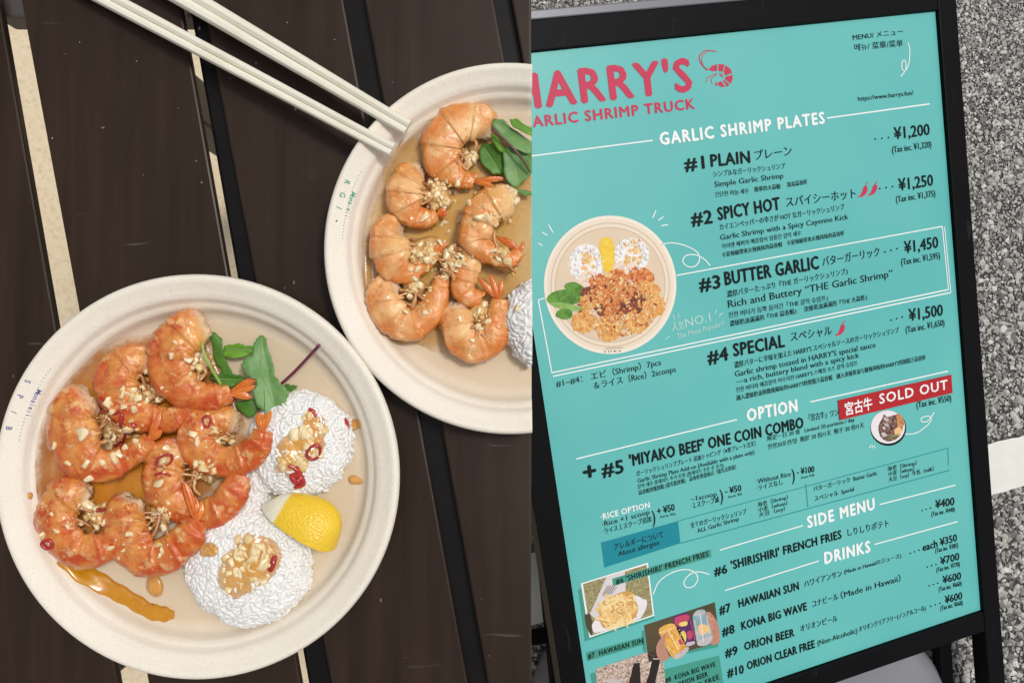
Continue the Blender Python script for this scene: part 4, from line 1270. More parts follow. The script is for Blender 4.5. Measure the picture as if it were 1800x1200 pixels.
stalk(1, z4([(1035, 112), (940, 215), (850, 310), (750, 402)]), 6, 5, [TOP + 0.022, TOP + 0.017, TOP + 0.014, TOP + 0.0125], 'thin purple stem sticking out towards the plate wall', 'stem')
stalk(1, z4([(148, 88), (165, 175), (205, 260), (295, 412)]), 5, 6, [ZF + 0.021, ZF + 0.022, ZF + 0.021, ZF + 0.014], 'pale green stem arching over the topmost shrimp', 'pale_stem')

zA2 = lambda L: [(630 + x / 5.216, 170 + y / 5.216) for x, y in L]
leaf(2, zA2([(1130, 450), (1250, 430), (1330, 520), (1345, 640), (1310, 715), (1200, 690), (1130, 610), (1105, 520)]), ZF + 0.005, 'broad dark leaf right below the large curled butter shrimp', 'leaf_dark', zA2([(1150, 470), (1300, 690)]), sd=7)
leaf(2, zA2([(1340, 480), (1450, 470), (1560, 560), (1590, 690), (1490, 800), (1430, 835), (1360, 760), (1335, 640)]), ZF + 0.008, 'wide leaf with a pale vein between the brown stem and the rear shrimp', 'leaf', zA2([(1420, 480), (1460, 640), (1475, 800)]), sd=8)
leaf(2, zA2([(1240, 200), (1300, 205), (1400, 270), (1600, 420), (1640, 520), (1480, 500), (1350, 420), (1280, 340), (1235, 260)]), ZF + 0.012, 'long pointed leaf above the brown stem on the rear plate', 'leaf', zA2([(1260, 225), (1420, 340), (1600, 470)]), sd=9)
leaf(2, zA2([(1390, 205), (1450, 205), (1560, 270), (1680, 340), (1650, 390), (1500, 325), (1420, 275)]), ZF + 0.015, 'bright green leaf tip nearest the top right of the rear plate', 'leaf_bright', zA2([(1400, 220), (1580, 320)]), sd=10)
leaf(2, zA2([(1215, 350), (1260, 360), (1340, 470), (1345, 530), (1265, 470)]), ZF + 0.011, 'narrow bright leaf strip beside the large curled butter shrimp', 'leaf_bright', sd=11)
leaf(2, zA2([(1425, 840), (1500, 845), (1600, 870), (1640, 900), (1560, 905), (1460, 885)]), ZF + 0.007, 'small pale leaf just above the cut rice scoop', 'leaf', sd=12)
leaf(2, zA2([(1480, 520), (1580, 470), (1700, 560), (1680, 680), (1560, 660)]), ZF + 0.004, 'dark leaf at the table edge under the long pointed leaf', 'leaf_dark', sd=13)
stalk(2, zA2([(1225, 295), (1400, 450), (1500, 570), (1570, 690)]), 5, 3.2, [ZF + 0.0175, ZF + 0.0175, ZF + 0.016, ZF + 0.013], 'brown stem running across the leaves of the rear plate', 'brown_stem')

# ------------------------------------------------------------------ lemon wedge
def lemon():
    tipp, endp = np.array(z5([(655, 232)])[0]), np.array(z5([(1232, 562)])[0])
    zl = ZF + 0.019
    A, B = P(*tipp, zl), P(*endp, zl)
    ax = (B - A); Ln = ax.length * 1.0; ax.normalize()
    lat = Vector((-ax.y, ax.x, 0)); up = Vector((0, 0, 1))
    prof = [(0.0, 0.05), (0.05, 0.13), (0.12, 0.245), (0.20, 0.315), (0.31, 0.375), (0.42, 0.42), (0.53, 0.45), (0.62, 0.465), (0.71, 0.46), (0.80, 0.43), (0.87, 0.385), (0.93, 0.30), (0.97, 0.18), (1.0, 0.04)]
    ns = 22
    V, uv, Fc = [], [], []
    for t, r in prof:
        for k in range(ns + 1):
            th = math.radians(-6 + 92 * k / ns)
            rr = r * Ln * 0.98 * (1 + 0.015 * noise.noise(Vector((t * 6, th * 3, 1))))
            V.append(A + ax * (t * Ln) + lat * rr * math.sin(th) + up * (rr * math.cos(th) * 0.62 - 0.003)); uv.append((t, k / ns))
    m = ns + 1
    for i in range(len(prof) - 1):
        for k in range(ns): Fc.append((i * m + k, (i + 1) * m + k, (i + 1) * m + k + 1, i * m + k + 1))
    o = build('lemon_wedge', V, Fc, MT['lemon'], origin=A.lerp(B, 0.5), uv=uv)
    tag(o, 'yellow lemon wedge resting rind up between the two rice scoops', 'lemon')
    # the two cut faces and the blunt end
    W = [A + ax * (t * Ln) for t, r in prof]
    V2 = []; F2 = []
    for j, kk in enumerate((0, ns)):
        off = len(V2)
        for i in range(len(prof)):
            V2.append(V[i * m + kk]); V2.append(W[i] - up * 0.003)
        for i in range(len(prof) - 1):
            f = (off + 2 * i, off + 2 * i + 1, off + 2 * i + 3, off + 2 * i + 2)
            F2.append(f if j == 0 else tuple(reversed(f)))
    off = len(V2); e = (len(prof) - 1) * m
    V2 += [V[e + k] for k in range(m)] + [W[-1] - up * 0.003]
    F2 += [(off + k, off + k + 1, off + m) for k in range(ns)]
    off = len(V2)
    V2 += [V[k] for k in range(m)] + [W[0] - up * 0.003]
    F2 += [(off + k + 1, off + k, off + m) for k in range(ns)]
    build('pulp', V2, F2, MT['pith'], parent=o, origin=A.lerp(B, 0.5), smooth=False)
lemon()

# ------------------------------------------------------------------ chopsticks (two unsplit pairs)
def chopsticks(tip, far, wt, wf, zt, zf, label, gap):
    a, b = np.array(tip, float), np.array(far, float)
    A, B = P(*tip, zt), P(*far, zf)
    root = empty('chopsticks', A, label, 'chopsticks', 'chopsticks lying on the rear plate')
    ax = (B - A).normalized(); lat = ax.cross(Vector((0, 0, 1))).normalized(); up = lat.cross(ax)
    W0, W1 = M(wt, zt) / 2, M(wf, zf) / 2
    for s in (-1, 1):
        V, Fc, uv = [], [], []
        n = 14
        for i in range(n + 1):
            f = i / n
            c = A.lerp(B, f) + lat * 0.0002 * noise.noise(Vector((f * 4, s, gap)))
            ww = W0 + (W1 - W0) * f
            # cross-section of one half: flat outer facets, chamfered towards the split
            sec = [(0.02, -0.7), (0.95, -0.7), (1.0, -0.5), (1.0, 0.18), (0.80, 0.62), (0.40, 0.66), (0.10, 0.34), (0.02, 0.22)]
            for k, (x, y) in enumerate(sec):
                V.append(c + lat * (s * x * ww) + up * (y * ww * 0.75)); uv.append((f * 4, k * 0.02 + s))
        m = 8
        for i in range(n):
            for k in range(m):
                q = (i * m + k, i * m + (k + 1) % m, (i + 1) * m + (k + 1) % m, (i + 1) * m + k)
                Fc.append(q if s < 0 else tuple(reversed(q)))
        e = tuple(range(m)); g = tuple(n * m + k for k in range(m))
        Fc.append(tuple(reversed(e)) if s < 0 else e); Fc.append(g if s < 0 else tuple(reversed(g)))
        o = build('stick', V, Fc, MT['wood'], parent=root, origin=A, smooth=False, uv=uv)
        bevel(o, 0.00022, 1)
chopsticks((717, 225), (168, -98), 27, 44, TOP + 0.0250, TOP + 0.006, 'upper unsplit pair of pale wooden chopsticks reaching furthest over the rear plate', 1)
chopsticks((690, 264), (60, -70), 24, 32, TOP + 0.0250, TOP + 0.006, 'lower unsplit pair of pale wooden chopsticks with its tip nearer the shrimp', 2)

# ------------------------------------------------------------------ menu board
RX = Vector((0.94537, 0.18651, -0.26737)); RY = Vector((-0.15127, 0.97750, 0.14702)); RN = RX.cross(RY).normalized()
BC = Vector((0.29591, -0.03238, CAMZ - 0.98659))
HW, HH = 0.275, 0.37836
MB = Matrix((RX, RY, RN)).transposed()
board = empty('menu_board', BC, 'black framed A-board with a teal printed shrimp menu standing on the asphalt', 'menu board')
board.rotation_mode = 'QUATERNION'
board.rotation_quaternion = MB.to_quaternion()
def Q(px, py, h=0.0):
    """photo pixel -> board plane coordinates (x right, y up, z out)"""
    d = (P(px, py, 0) - Vector((0, 0, CAMZ))).normalized()
    o = Vector((0, 0, CAMZ)) - BC
    t = (h - o.dot(RN)) / d.dot(RN)
    w_ = o + d * t
    return Vector((w_.dot(RX), w_.dot(RY), h))
def L3(wp):
    v = Vector(wp) - BC
    return Vector((v.dot(RX), v.dot(RY), v.dot(RN)))
def bpart(name, V, Fc, mat, parent=None, bev=0.0, smooth=False):
    o = build(name, V, Fc, mat, parent=parent or board, smooth=smooth)
    if bev: bevel(o, bev)
    return o
FW, FT, FB = 0.0262, 0.0305, 0.0272
ZT, ZB = 0.005, -0.020
def lbox(x0, y0, x1, y1, z0, z1): return box_geo(((x0 + x1) / 2, (y0 + y1) / 2, (z0 + z1) / 2), (x1 - x0, y1 - y0, z1 - z0))
stileL = bpart('stile', *lbox(-HW - FW - 0.003, -HH - 0.15, -HW, HH + FT, ZB, ZT), MT['black'], bev=0.0015)
stileR = bpart('stile', *lbox(HW, -HH - 0.15, HW + FW, HH + FT, ZB, ZT), MT['black'], bev=0.0015)
bpart('top_rail', *lbox(-HW + 0.0003, HH, HW - 0.0003, HH + FT, ZB + 0.001, ZT - 0.0004), MT['black'], bev=0.0012)
bpart('bottom_rail', *lbox(-HW + 0.0003, -HH - FB, HW - 0.0003, -HH, ZB + 0.001, ZT - 0.0004), MT['black'], bev=0.0012)
bpart('top_face', *lbox(-HW - FW, HH + FT + 0.0004, HW + FW, HH + FT + 0.0100, ZB - 0.006, ZT - 0.003), MT['sky_grey'], bev=0.0015)  # frame's top side face; its sky sheen is painted as lighter grey
bpart('back_panel', *lbox(-HW + 0.0003, -HH + 0.0003, HW - 0.0003, HH - 0.0003, -0.016, -0.0062), MT['black'])
poster = bpart('poster', *lbox(-HW + 0.0008, -HH + 0.0008, HW - 0.0008, HH - 0.0008, -0.0058, 0.0), MT['poster'])
# swing-out rear frame: two legs, a cross bar, rubber feet
def barl(a, b, wx, wz):
    a, b = Vector(a), Vector(b); ax = (b - a).normalized()
    s = ax.cross(Vector((0, 0, 1))).normalized(); u = s.cross(ax)
    V = []
    for p in (a, b):
        for x, y in ((-1, -1), (1, -1), (1, 1), (-1, 1)): V.append(p + s * wx / 2 * x + u * wz / 2 * y)
    return V, [(3, 2, 1, 0), (4, 5, 6, 7), (0, 1, 5, 4), (1, 2, 6, 5), (2, 3, 7, 6), (3, 0, 4, 7)]
rear = []
for sx in (-1, 1):
    a = Vector((sx * (HW - 0.018), HH + 0.012, -0.034))
    x, y = sx * (HW - 0.018), -HH - 0.13
    # depth at which the leg meets the ground
    wz = (BC + RX * x + RY * y).z
    b = Vector((x, y, -(wz - 0.016) / RN.z))
    V, Fc = barl(a, b, 0.02, 0.016)
    lg = bpart('rear_leg', V, Fc, MT['black'], bev=0.0015)
    V, Fc = barl(b - (a - b).normalized() * 0.0, b + (b - a).normalized() * 0.012, 0.024, 0.02)
    bpart('rubber_foot', V, Fc, MT['rubber'], parent=lg, bev=0.002)
    rear.append((a, b))
c0 = rear[0][0].lerp(rear[0][1], 0.80); c1 = rear[1][0].lerp(rear[1][1], 0.80)
e = (c0 - c1).normalized()
bpart('cross_bar', *barl(c0 + e * 0.03, c1, 0.018, 0.012), MT['black'], bev=0.0015)
for sx in (-1, 1):
    a = Vector((sx * (HW + FW / 2), -HH - 0.150, -0.0075))
    bpart('rubber_foot', *lbox(a.x - 0.012, a.y - 0.012, a.x + 0.012, a.y, ZB + 0.002, ZT - 0.002), MT['rubber'], parent=stileL if sx < 0 else stileR, bev=0.002)

# grey water weight lying behind the lower rail
def weight():
    out = [(950, 1168), (1000, 1142), (1300, 1122), (1585, 1134), (1632, 1152), (1668, 1212), (1690, 1275), (1500, 1340), (1000, 1350), (936, 1255)]
    b = catmull(out, 5, True); c = np.mean(np.array(b), 0); n = len(b)
    lev = [(1.0, 0.006), (1.0, 0.022), (0.97, 0.034), (0.90, 0.041), (0.6, 0.045), (0.25, 0.046)]
    V, Fc = [], []
    for f, z in lev:
        for q in b:
            qq = c + (q - c) * f
            p = P(qq[0], qq[1], 0.03); V.append(Vector((p.x, p.y, z + 0.004 * noise.noise(Vector((p.x * 18, p.y * 18, 1))) * (f < 0.95))))
    for i in range(len(lev) - 1):
        for s in range(n): Fc.append((i * n + s, i * n + (s + 1) % n, (i + 1) * n + (s + 1) % n, (i + 1) * n + s))
    Fc.append(tuple((len(lev) - 1) * n + s for s in range(n))); Fc.append(tuple(reversed(range(n))))
    Fc = [tuple(reversed(f)) for f in Fc]
    V = [Vector((v.x, v.y, max(v.z, 0.0045))) for v in V]
    o = build('sign_weight', V, Fc, MT['greyplastic'], origin=P(1110, 1220, 0.0))
    tag(o, 'grey plastic weight lying on the asphalt under the foot of the menu board', 'sign weight')
weight()

# --- print on the poster
LAYER = 0.00016
def put_text(s, x0, y0, x1, y1, h, mat='ink', bold=0.012, spacing=1.0, layer=3, parent=None, res=2, shear=0.0):
    V, Fc = text_geo(s, 0.0, spacing, res)
    if not V: return
    a, b = Q(x0, y0), Q(x1, y1)
    d = b - a; L = d.length; d.normalize(); up = Vector((-d.y, d.x, 0))
    mnx, mxx = min(v.x for v in V), max(v.x for v in V)
    pxl = (Q(x0, y0 - 10) - Q(x0, y0)).length / 10
    wide = any(ord(ch) > 0x2e80 for ch in s)
    k = h * pxl / (0.80 if wide else 0.69)
    sx = L / max(1e-6, mxx - mnx)
    # heavier strokes: the outline is laid down several times, each a hair higher and slightly shifted
    if bold >= 0.02: sh = [(-1, 0), (1, 0), (0, 0.8), (0, -0.8), (0, 0)]
    elif bold > 0.006: sh = [(-0.8, 0), (0.8, 0)]
    else: sh = [(0, 0)]
    W, F2 = [], []
    for j, (ux, uy) in enumerate(sh):
        o_ = len(W)
        W += [a + d * ((v.x - mnx) * sx + v.y * shear * k + ux * bold * k) + up * (v.y * k + uy * bold * k) + Vector((0, 0, layer * LAYER + j * 0.00001)) for v in V]
        F2 += [tuple(i + o_ for i in f) for f in Fc]
    Fc = F2
    return bpart('lettering', W, Fc, MT[mat], parent=parent or poster)
def flat_poly(pts, mat, layer, name='print', parent=None):
    V = [Q(x, y) + Vector((0, 0, layer * LAYER)) for x, y in pts]
    ar = sum(V[i].x * V[(i + 1) % len(V)].y - V[(i + 1) % len(V)].x * V[i].y for i in range(len(V)))
    f = tuple(range(len(V)))
    return V, [f if ar > 0 else tuple(reversed(f))]
def shape(name, pts, mat, layer=2, parent=None):
    V, Fc = flat_poly(pts, mat, layer)
    return bpart(name, V, Fc, MT[mat] if isinstance(mat, str) else mat, parent=parent or poster)
def strip_geo(pts, wd, layer, taper=False):
    q = [np.array(p, float) for p in pts]
    V, Fc = [], []
    for i, p in enumerate(q):
        a, b = q[max(i - 1, 0)], q[min(i + 1, len(q) - 1)]
        t = b - a; t /= max(1e-9, np.linalg.norm(t)); nn = np.array([-t[1], t[0]])
        ww = wd * (1 if not taper else (0.25 + 0.75 * math.sin(math.pi * min(0.5, (i + 0.2) / len(q)) ** 0.8)) if i < len(q) / 2 else wd and (1.0 - 0.7 * (i / len(q) - 0.5) * 2))
        for s in (1, -1): V.append(Q(*(p + nn * ww / 2 * s)) + Vector((0, 0, layer * LAYER)))
    for i in range(len(q) - 1): Fc.append((2 * i, 2 * i + 1, 2 * i + 3, 2 * i + 2))
    return V, Fc
def lines(name, segs, mat, layer=2, parent=None):
    for p, w_ in segs:
        V, Fc = strip_geo(p, w_, layer)
        Fc = [f if (V[f[1]] - V[f[0]]).cross(V[f[2]] - V[f[0]]).z > 0 else tuple(reversed(f)) for f in Fc]
        bpart(name, V, Fc, MT[mat], parent=parent or poster)

T = put_text
# title
T("HARRY'S", 905, 193, 1216, 159, 59, 'red', 0.034, 1.15)
T('GARLIC SHRIMP TRUCK', 917, 226, 1221, 191, 18.5, 'red', 0.036, 1.15)
# white heads and rules
for s, a in (('GARLIC SHRIMP PLATES', (1161, 255, 1449, 217, 21)), ('OPTION', (1314, 740, 1401, 722, 21)), ('SIDE MENU', (1420, 927, 1537, 894, 20)), ('DRINKS', (1450, 990, 1529, 969, 20))):
    T(s, *a, 'white', 0.042, 1.2)
T('·RICE OPTION', 1056, 913, 1142, 891, 10, 'white', 0.028, 1.1)
lines('rule', [([(930, 275), (1147, 247)], 2.4), ([(1453, 208), (1634, 183)], 2.4), ([(1013, 806), (1295, 737)], 2.2), ([(1424, 706), (1666, 652)], 2.2),
               ([(1265, 966), (1411, 923)], 2.0), ([(1546, 886), (1679, 852)], 2.0), ([(1274, 1037), (1439, 985)], 2.0), ([(1537, 956), (1683, 916)], 2.0)], 'white')
lines('rule', [([(1189, 484), (1656, 398)], 2.0), ([(1656, 398), (1667, 509)], 1.6), ([(1660, 399), (1671, 514)], 1.4), ([(969, 655), (1666, 509)], 2.2), ([(972, 661), (1671, 514)], 2.2),
               ([(946, 527), (970, 655)], 2.0), ([(946, 527), (957, 524)], 2.0)], 'white')
# QR corner without its code
T('MENU/ メニュー', 1499, 71, 1587, 60, 10)
T('메뉴/ 菜單/菜单', 1502, 89, 1587, 81, 11, bold=0.004)
T('https://www.harrys.fun/', 1508, 178, 1605, 167, 8)
# items
IT = [
 ('#1', 1204, 300, 1238, 296, 22), ('PLAIN', 1250, 293, 1318, 286, 21), ('#2', 1216, 396, 1252, 392, 23), ('SPICY HOT', 1263, 387, 1371, 368, 22),
 ('#3', 1230, 511, 1266, 506, 23), ('BUTTER GARLIC', 1275, 501, 1439, 472, 23), ('#4', 1245, 639, 1280, 632, 23), ('SPECIAL', 1290, 626, 1379, 609, 22),
 ('#5', 1059, 837, 1096, 830, 23), ("'MIYAKO BEEF' ONE COIN COMBO", 1108, 819, 1412, 751, 20), ('+', 1027, 845, 1048, 841, 30),
 ('#6', 1256, 1011, 1278, 1006, 15), ("'SHIRISHIRI' FRENCH FRIES", 1286, 1000, 1479, 945, 15), ('#7', 1265, 1079, 1284, 1074, 15), ('HAWAIIAN SUN', 1299, 1067, 1404, 1035, 14),
 ('#8', 1270, 1117, 1291, 1111, 15), ('KONA BIG WAVE', 1304, 1106, 1418, 1071, 14), ('#9', 1275, 1154, 1296, 1149, 15), ('ORION BEER', 1309, 1142, 1396, 1117, 14),
 ('#10', 1279, 1189, 1307, 1182, 15), ('ORION CLEAR FREE', 1314, 1176, 1432, 1137, 14)]
for s, *a in IT: T(s, *a, 'ink', 0.036, 1.08)
JP = [
 ('プレーン', 1327, 281, 1392, 272, 16), ('スパイシーホット', 1382, 363, 1504, 347, 16), ('バターガーリック', 1446, 467, 1546, 449, 15), ('スペシャル', 1390, 599, 1462, 587, 15),
 ('しりしりポテト', 1490, 941, 1562, 924, 12), ('ハワイアンサン', 1414, 1031, 1480, 1011, 11), ('コナビール', 1428, 1066, 1473, 1052, 11), ('オリオンビール', 1407, 1109, 1472, 1090, 11),
 ('オリオンクリアフリー(ノンアルコール)', 1510, 1109, 1627, 1071, 9), ('(Made in Hawaiiのジュース)', 1484, 1008, 1584, 979, 8), ('（Made in Hawaii）', 1478, 1051, 1583, 1020, 12), ('(Non-Alcoholic)', 1437, 1134, 1507, 1111, 9),
 ('シンプルなガーリックシュリンプ', 1254, 311, 1380, 296, 9.5), ('Simple Garlic Shrimp', 1256, 329, 1377, 313, 9.5), ('간단한 마늘 새우', 1257, 346, 1316, 339, 8), ('簡單的大蒜蝦', 1326, 337, 1372, 331, 8), ('简易蒜香虾', 1384, 329, 1419, 323, 8),
 ('カイエンペッパーの辛さが HOT なガーリックシュリンプ', 1265, 404, 1484, 368, 10), ('Garlic Shrimp with a Spicy Cayenne Kick', 1266, 422, 1491, 385, 9.5), ('카이엔 페퍼의 매콤함이 일품인 갈릭 새우', 1269, 437, 1408, 413, 8),
 ('卡宴辣椒帶來火辣風味的蒜香蝦　卡宴辣椒带来火辣风味的蒜香虾', 1269, 452, 1484, 413, 8),
 ('濃厚バターたっぷり『THE ガーリックシュリンプ』', 1278, 522, 1490, 481, 10.5), ('Rich and Buttery “THE Garlic Shrimp”', 1280, 541, 1569, 486, 13), ('진한 버터가 듬뿍 들어간「THE 갈릭 슈림프」', 1281, 558, 1455, 527, 9),
 ('濃郁奶油滿滿的『THE 蒜香蝦』　浓郁黄油满满的『THE 大蒜虾』', 1283, 573, 1524, 526, 9),
 ("濃厚バターに辛味を加えた HARRY'S スペシャルソースのガーリックシュリンプ", 1291, 646, 1580, 584, 10), ("Garlic shrimp tossed in HARRY'S special sauce", 1292, 662, 1539, 610, 10), ('—a rich, buttery blend with a spicy kick', 1294, 675, 1510, 628, 9.5),
 ("진한 버터와 매콤함이 어우러진 HARRY'S 스페셜 소스 갈릭 슈림프", 1294, 689, 1507, 641, 8), ("融入濃郁奶油與微辣風味的HARRY'S特製醬汁蒜香蝦　融入浓郁黄油与微辣风味的HARRY'S特制酱汁蒜香虾", 1295, 703, 1627, 631, 8.5),
 ('#1~#4： エビ（Shrimp）7pcs', 978, 680, 1162, 641, 12), ('＆ライス（Rice）2scoops', 1045, 683, 1188, 653, 12),
 ('「宮古牛」ワン', 1422, 739, 1474, 729, 11), ('限定一日 20 食   Limited 20 portions / day', 1349, 774, 1502, 740, 8), ('한정20포션/일  限於 20 份/1天  限于 20 份/1天', 1350, 789, 1519, 750, 8.5),
 ('ガーリックシュリンププレート 追加トッピング（※要プレート注文）', 1119, 836, 1328, 782, 8.5), ('Garlic Shrimp Plate Add-on (Available with a plate only)', 1121, 848, 1326, 797, 7.5),
 ('갈릭 새우 플레이트 추가 토핑 (플레이트 주문 후 추가)', 1121, 858, 1272, 820, 7), ('蒜香蝦拼盤加點 (需先點拼盤)　蒜香虾拼盘加点（需先点拼盘）', 1123, 869, 1294, 823, 7.5),
 ('·Rice +1 scoop', 1059, 925, 1142, 903, 9), ('·ライス１スクープ追加', 1060, 938, 1145, 915, 9.5), (')', 1147, 919, 1152, 918, 22), ('·-1scoop', 1214, 881, 1260, 871, 8.5), ('·１スクープ減', 1215, 893, 1264, 881, 9.5), (')', 1266, 880, 1271, 879, 20),
 ('·Without Rice', 1330, 850, 1390, 836, 8.5), ('·ライスなし', 1330, 862, 1376, 850, 9), (')', 1392, 844, 1397, 843, 20),
 ('アレルギーについて', 1080, 966, 1166, 943, 11), ('About allergies', 1087, 977, 1159, 956, 8.5), ('全てのガーリックシュリンプ', 1214, 927, 1312, 902, 9), ('ALL Garlic Shrimp', 1226, 936, 1299, 914, 7.5),
 ('海老（Shrimp）', 1332, 890, 1385, 876, 7.5), ('小麦（wheat）', 1333, 899, 1384, 886, 7.5), ('大豆（soy）', 1334, 908, 1380, 896, 7.5),
 ('バターガーリック  Butter Garlic', 1430, 863, 1542, 834, 8.5), ('スペシャル  Special', 1432, 880, 1501, 862, 8.5), ('海老（Shrimp）', 1560, 827, 1611, 816, 7.5), ('小麦（wheat）', 1561, 836, 1607, 826, 7.5), ('大豆（soy）牛乳（milk）', 1562, 846, 1641, 826, 7.5)]
for s, *a in JP: T(s, *a, 'ink', 0.013)
PR = [('¥1,200', 1572, 245, 1634, 237, 20), ('¥1,250', 1580, 335, 1640, 326, 20), ('¥1,450', 1590, 445, 1649, 435, 20), ('¥1,500', 1598, 564, 1657, 554, 20),
      ('¥400', 1644, 893, 1677, 887, 14), ('each ¥350', 1622, 968, 1682, 950, 13), ('¥700', 1653, 992, 1686, 983, 13), ('¥600', 1657, 1025, 1689, 1017, 13), ('¥600', 1661, 1060, 1691, 1052, 13),
      ('+ ¥50', 1156, 904, 1186, 896, 12), ('- ¥50', 1275, 868, 1303, 862, 11), ('- ¥100', 1401, 834, 1431, 829, 11)]
for s, *a in PR: T(s, *a, 'ink', 0.024)
TX = [('1,320', 1568, 269, 1637, 259, 11), ('1,375', 1575, 356, 1644, 345, 11), ('1,595', 1584, 466, 1652, 454, 11), ('1,650', 1592, 585, 1660, 572, 11), ('550', 1611, 717, 1672, 704, 11),
      ('440', 1637, 907, 1678, 898, 8), ('385', 1644, 971, 1684, 961, 8), ('770', 1646, 1005, 1687, 994, 8), ('660', 1650, 1039, 1690, 1028, 8), ('660', 1653, 1072, 1692, 1062, 8), ]
for s, *a in TX: T('(Tax inc. ¥%s)' % s, *a, 'ink', 0.018)
for s, a in (('(Tax inc. ¥55)', (1160, 910, 1187, 904, 4)), ('(Tax inc. ¥55)', (1280, 875, 1304, 869, 4)), ('(Tax inc. ¥110)', (1408, 841, 1431, 836, 4))): T(s, *a, 'ink', 0.018)
for a in ((1537, 246, 1563, 243), (1545, 333, 1570, 329), (1554, 444, 1578, 438), (1565, 564, 1587, 558), (1620, 898, 1636, 893), (1599, 973, 1616, 967), (1629, 997, 1646, 992), (1632, 1030, 1649, 1025), (1635, 1066, 1653, 1060)):
    T('. . .', *a, 16, 'ink', 0.018)
# popularity note
T('人気', 1181, 581, 1203, 577, 14, 'faint', 0.016); T('NO.1', 1205, 575, 1249, 564, 15, 'faint', 0.016); T('The Most Popular!!', 1189, 596, 1272, 572, 9, 'faint', 0.016, shear=0.15)
lines('spark', [([(1186, 562), (1183, 553)], 1.6), ([(1193, 560), (1192, 550)], 1.6), ([(1256, 552), (1260, 544)], 1.6), ([(1263, 556), (1270, 549)], 1.6), ([(1177, 590), (1170, 596)], 1.6)], 'faint')
# allergy table
shape('table_cell', [(1056, 953), (1192, 915), (1196, 954), (1062, 997)], 'bluebox', 1)
lines('table_line', [([(1192, 915), (1666, 787)], 1.4), ([(1196, 954), (1669, 826)], 1.6), ([(1416, 850), (1420, 891)], 1.6), ([(1666, 787), (1667, 818)], 1.2)], 'blueline')
# green strips behind captions
shape('caption_strip', [(1076, 1016), (1249, 965), (1250, 978), (1077, 1029)], 'shade', 4)
shape('caption_strip', [(1030, 1146), (1131, 1118), (1132, 1132), (1032, 1161)], 'shade', 1)
shape('caption_strip', [(1166, 1176), (1264, 1151), (1274, 1215), (1172, 1240)], 'shade', 1)
T("#6 'SHIRISHIRI' FRENCH FRIES", 1083, 1026, 1245, 976, 9.5, 'ink', 0.028, 1.15, layer=6)
T('#7  HAWAIIAN SUN', 1034, 1157, 1130, 1129, 9, 'ink', 0.028, 1.15)
T('#8  KONA BIG WAVE', 1170, 1199, 1257, 1170, 8.5, 'ink', 0.028, 1.15); T('ORION BEER', 1192, 1206, 1244, 1187, 8.5, 'ink', 0.028, 1.15); T('CLEAR FREE', 1200, 1219, 1264, 1192, 8.5, 'ink', 0.028, 1.15)
# chilli marks
def chili_mark(x, y, s=1.0):
    pts = [(x + 7 * s, y - 10 * s), (x + 10 * s, y - 6 * s), (x + 8 * s, y + 2 * s), (x + 2 * s, y + 8 * s), (x - 8 * s, y + 10 * s), (x - 2 * s, y + 5 * s), (x + 1 * s, y - 2 * s), (x + 3 * s, y - 8 * s)]
    shape('chilli_mark', catmull(pts, 3, True), 'red', 2)
    lines('chilli_mark', [([(x + 6 * s, y - 9 * s), (x + 7 * s, y - 13 * s), (x + 10 * s, y - 16 * s)], 1.5)], 'red')
chili_mark(1515, 337); chili_mark(1532, 334); chili_mark(1475, 580)
# swirls
def swirl(pts, wd=1.7): lines('swirl', [(catmull(pts, 8), wd)], 'white')
swirl([(1141, 446), (1158, 432), (1180, 427), (1205, 432), (1226, 444), (1229, 458), (1221, 468), (1208, 468), (1200, 459), (1206, 449), (1222, 448), (1237, 455), (1248, 467)])
swirl([(1596, 75), (1599, 90), (1597, 112), (1591, 125), (1585, 120), (1586, 108), (1591, 108), (1592, 120), (1590, 126), (1583, 135)], 1.5)
swirl([(1590, 762), (1605, 762), (1620, 755), (1634, 742), (1636, 733), (1628, 731), (1619, 735), (1621, 741), (1631, 739), (1642, 724)], 1.5)
swirl([(1148, 1044), (1158, 1022), (1180, 1006), (1205, 1000), (1222, 1006), (1226, 1018), (1218, 1030), (1206, 1031), (1202, 1022), (1212, 1009), (1228, 1004), (1247, 1009)], 1.7)
lines('spark', [([(946, 427), (953, 432)], 1.8), ([(964, 395), (972, 409)], 1.8), ([(953, 408), (962, 414)], 1.8), ([(1147, 383), (1153, 370)], 1.8), ([(1157, 387), (1166, 381)], 1.8), ([(1162, 397), (1174, 395)], 1.8),
                ([(1528, 787), (1531, 781)], 1.3), ([(1533, 788), (1533, 782)], 1.3), ([(1538, 787), (1536, 782)], 1.3)], 'white')
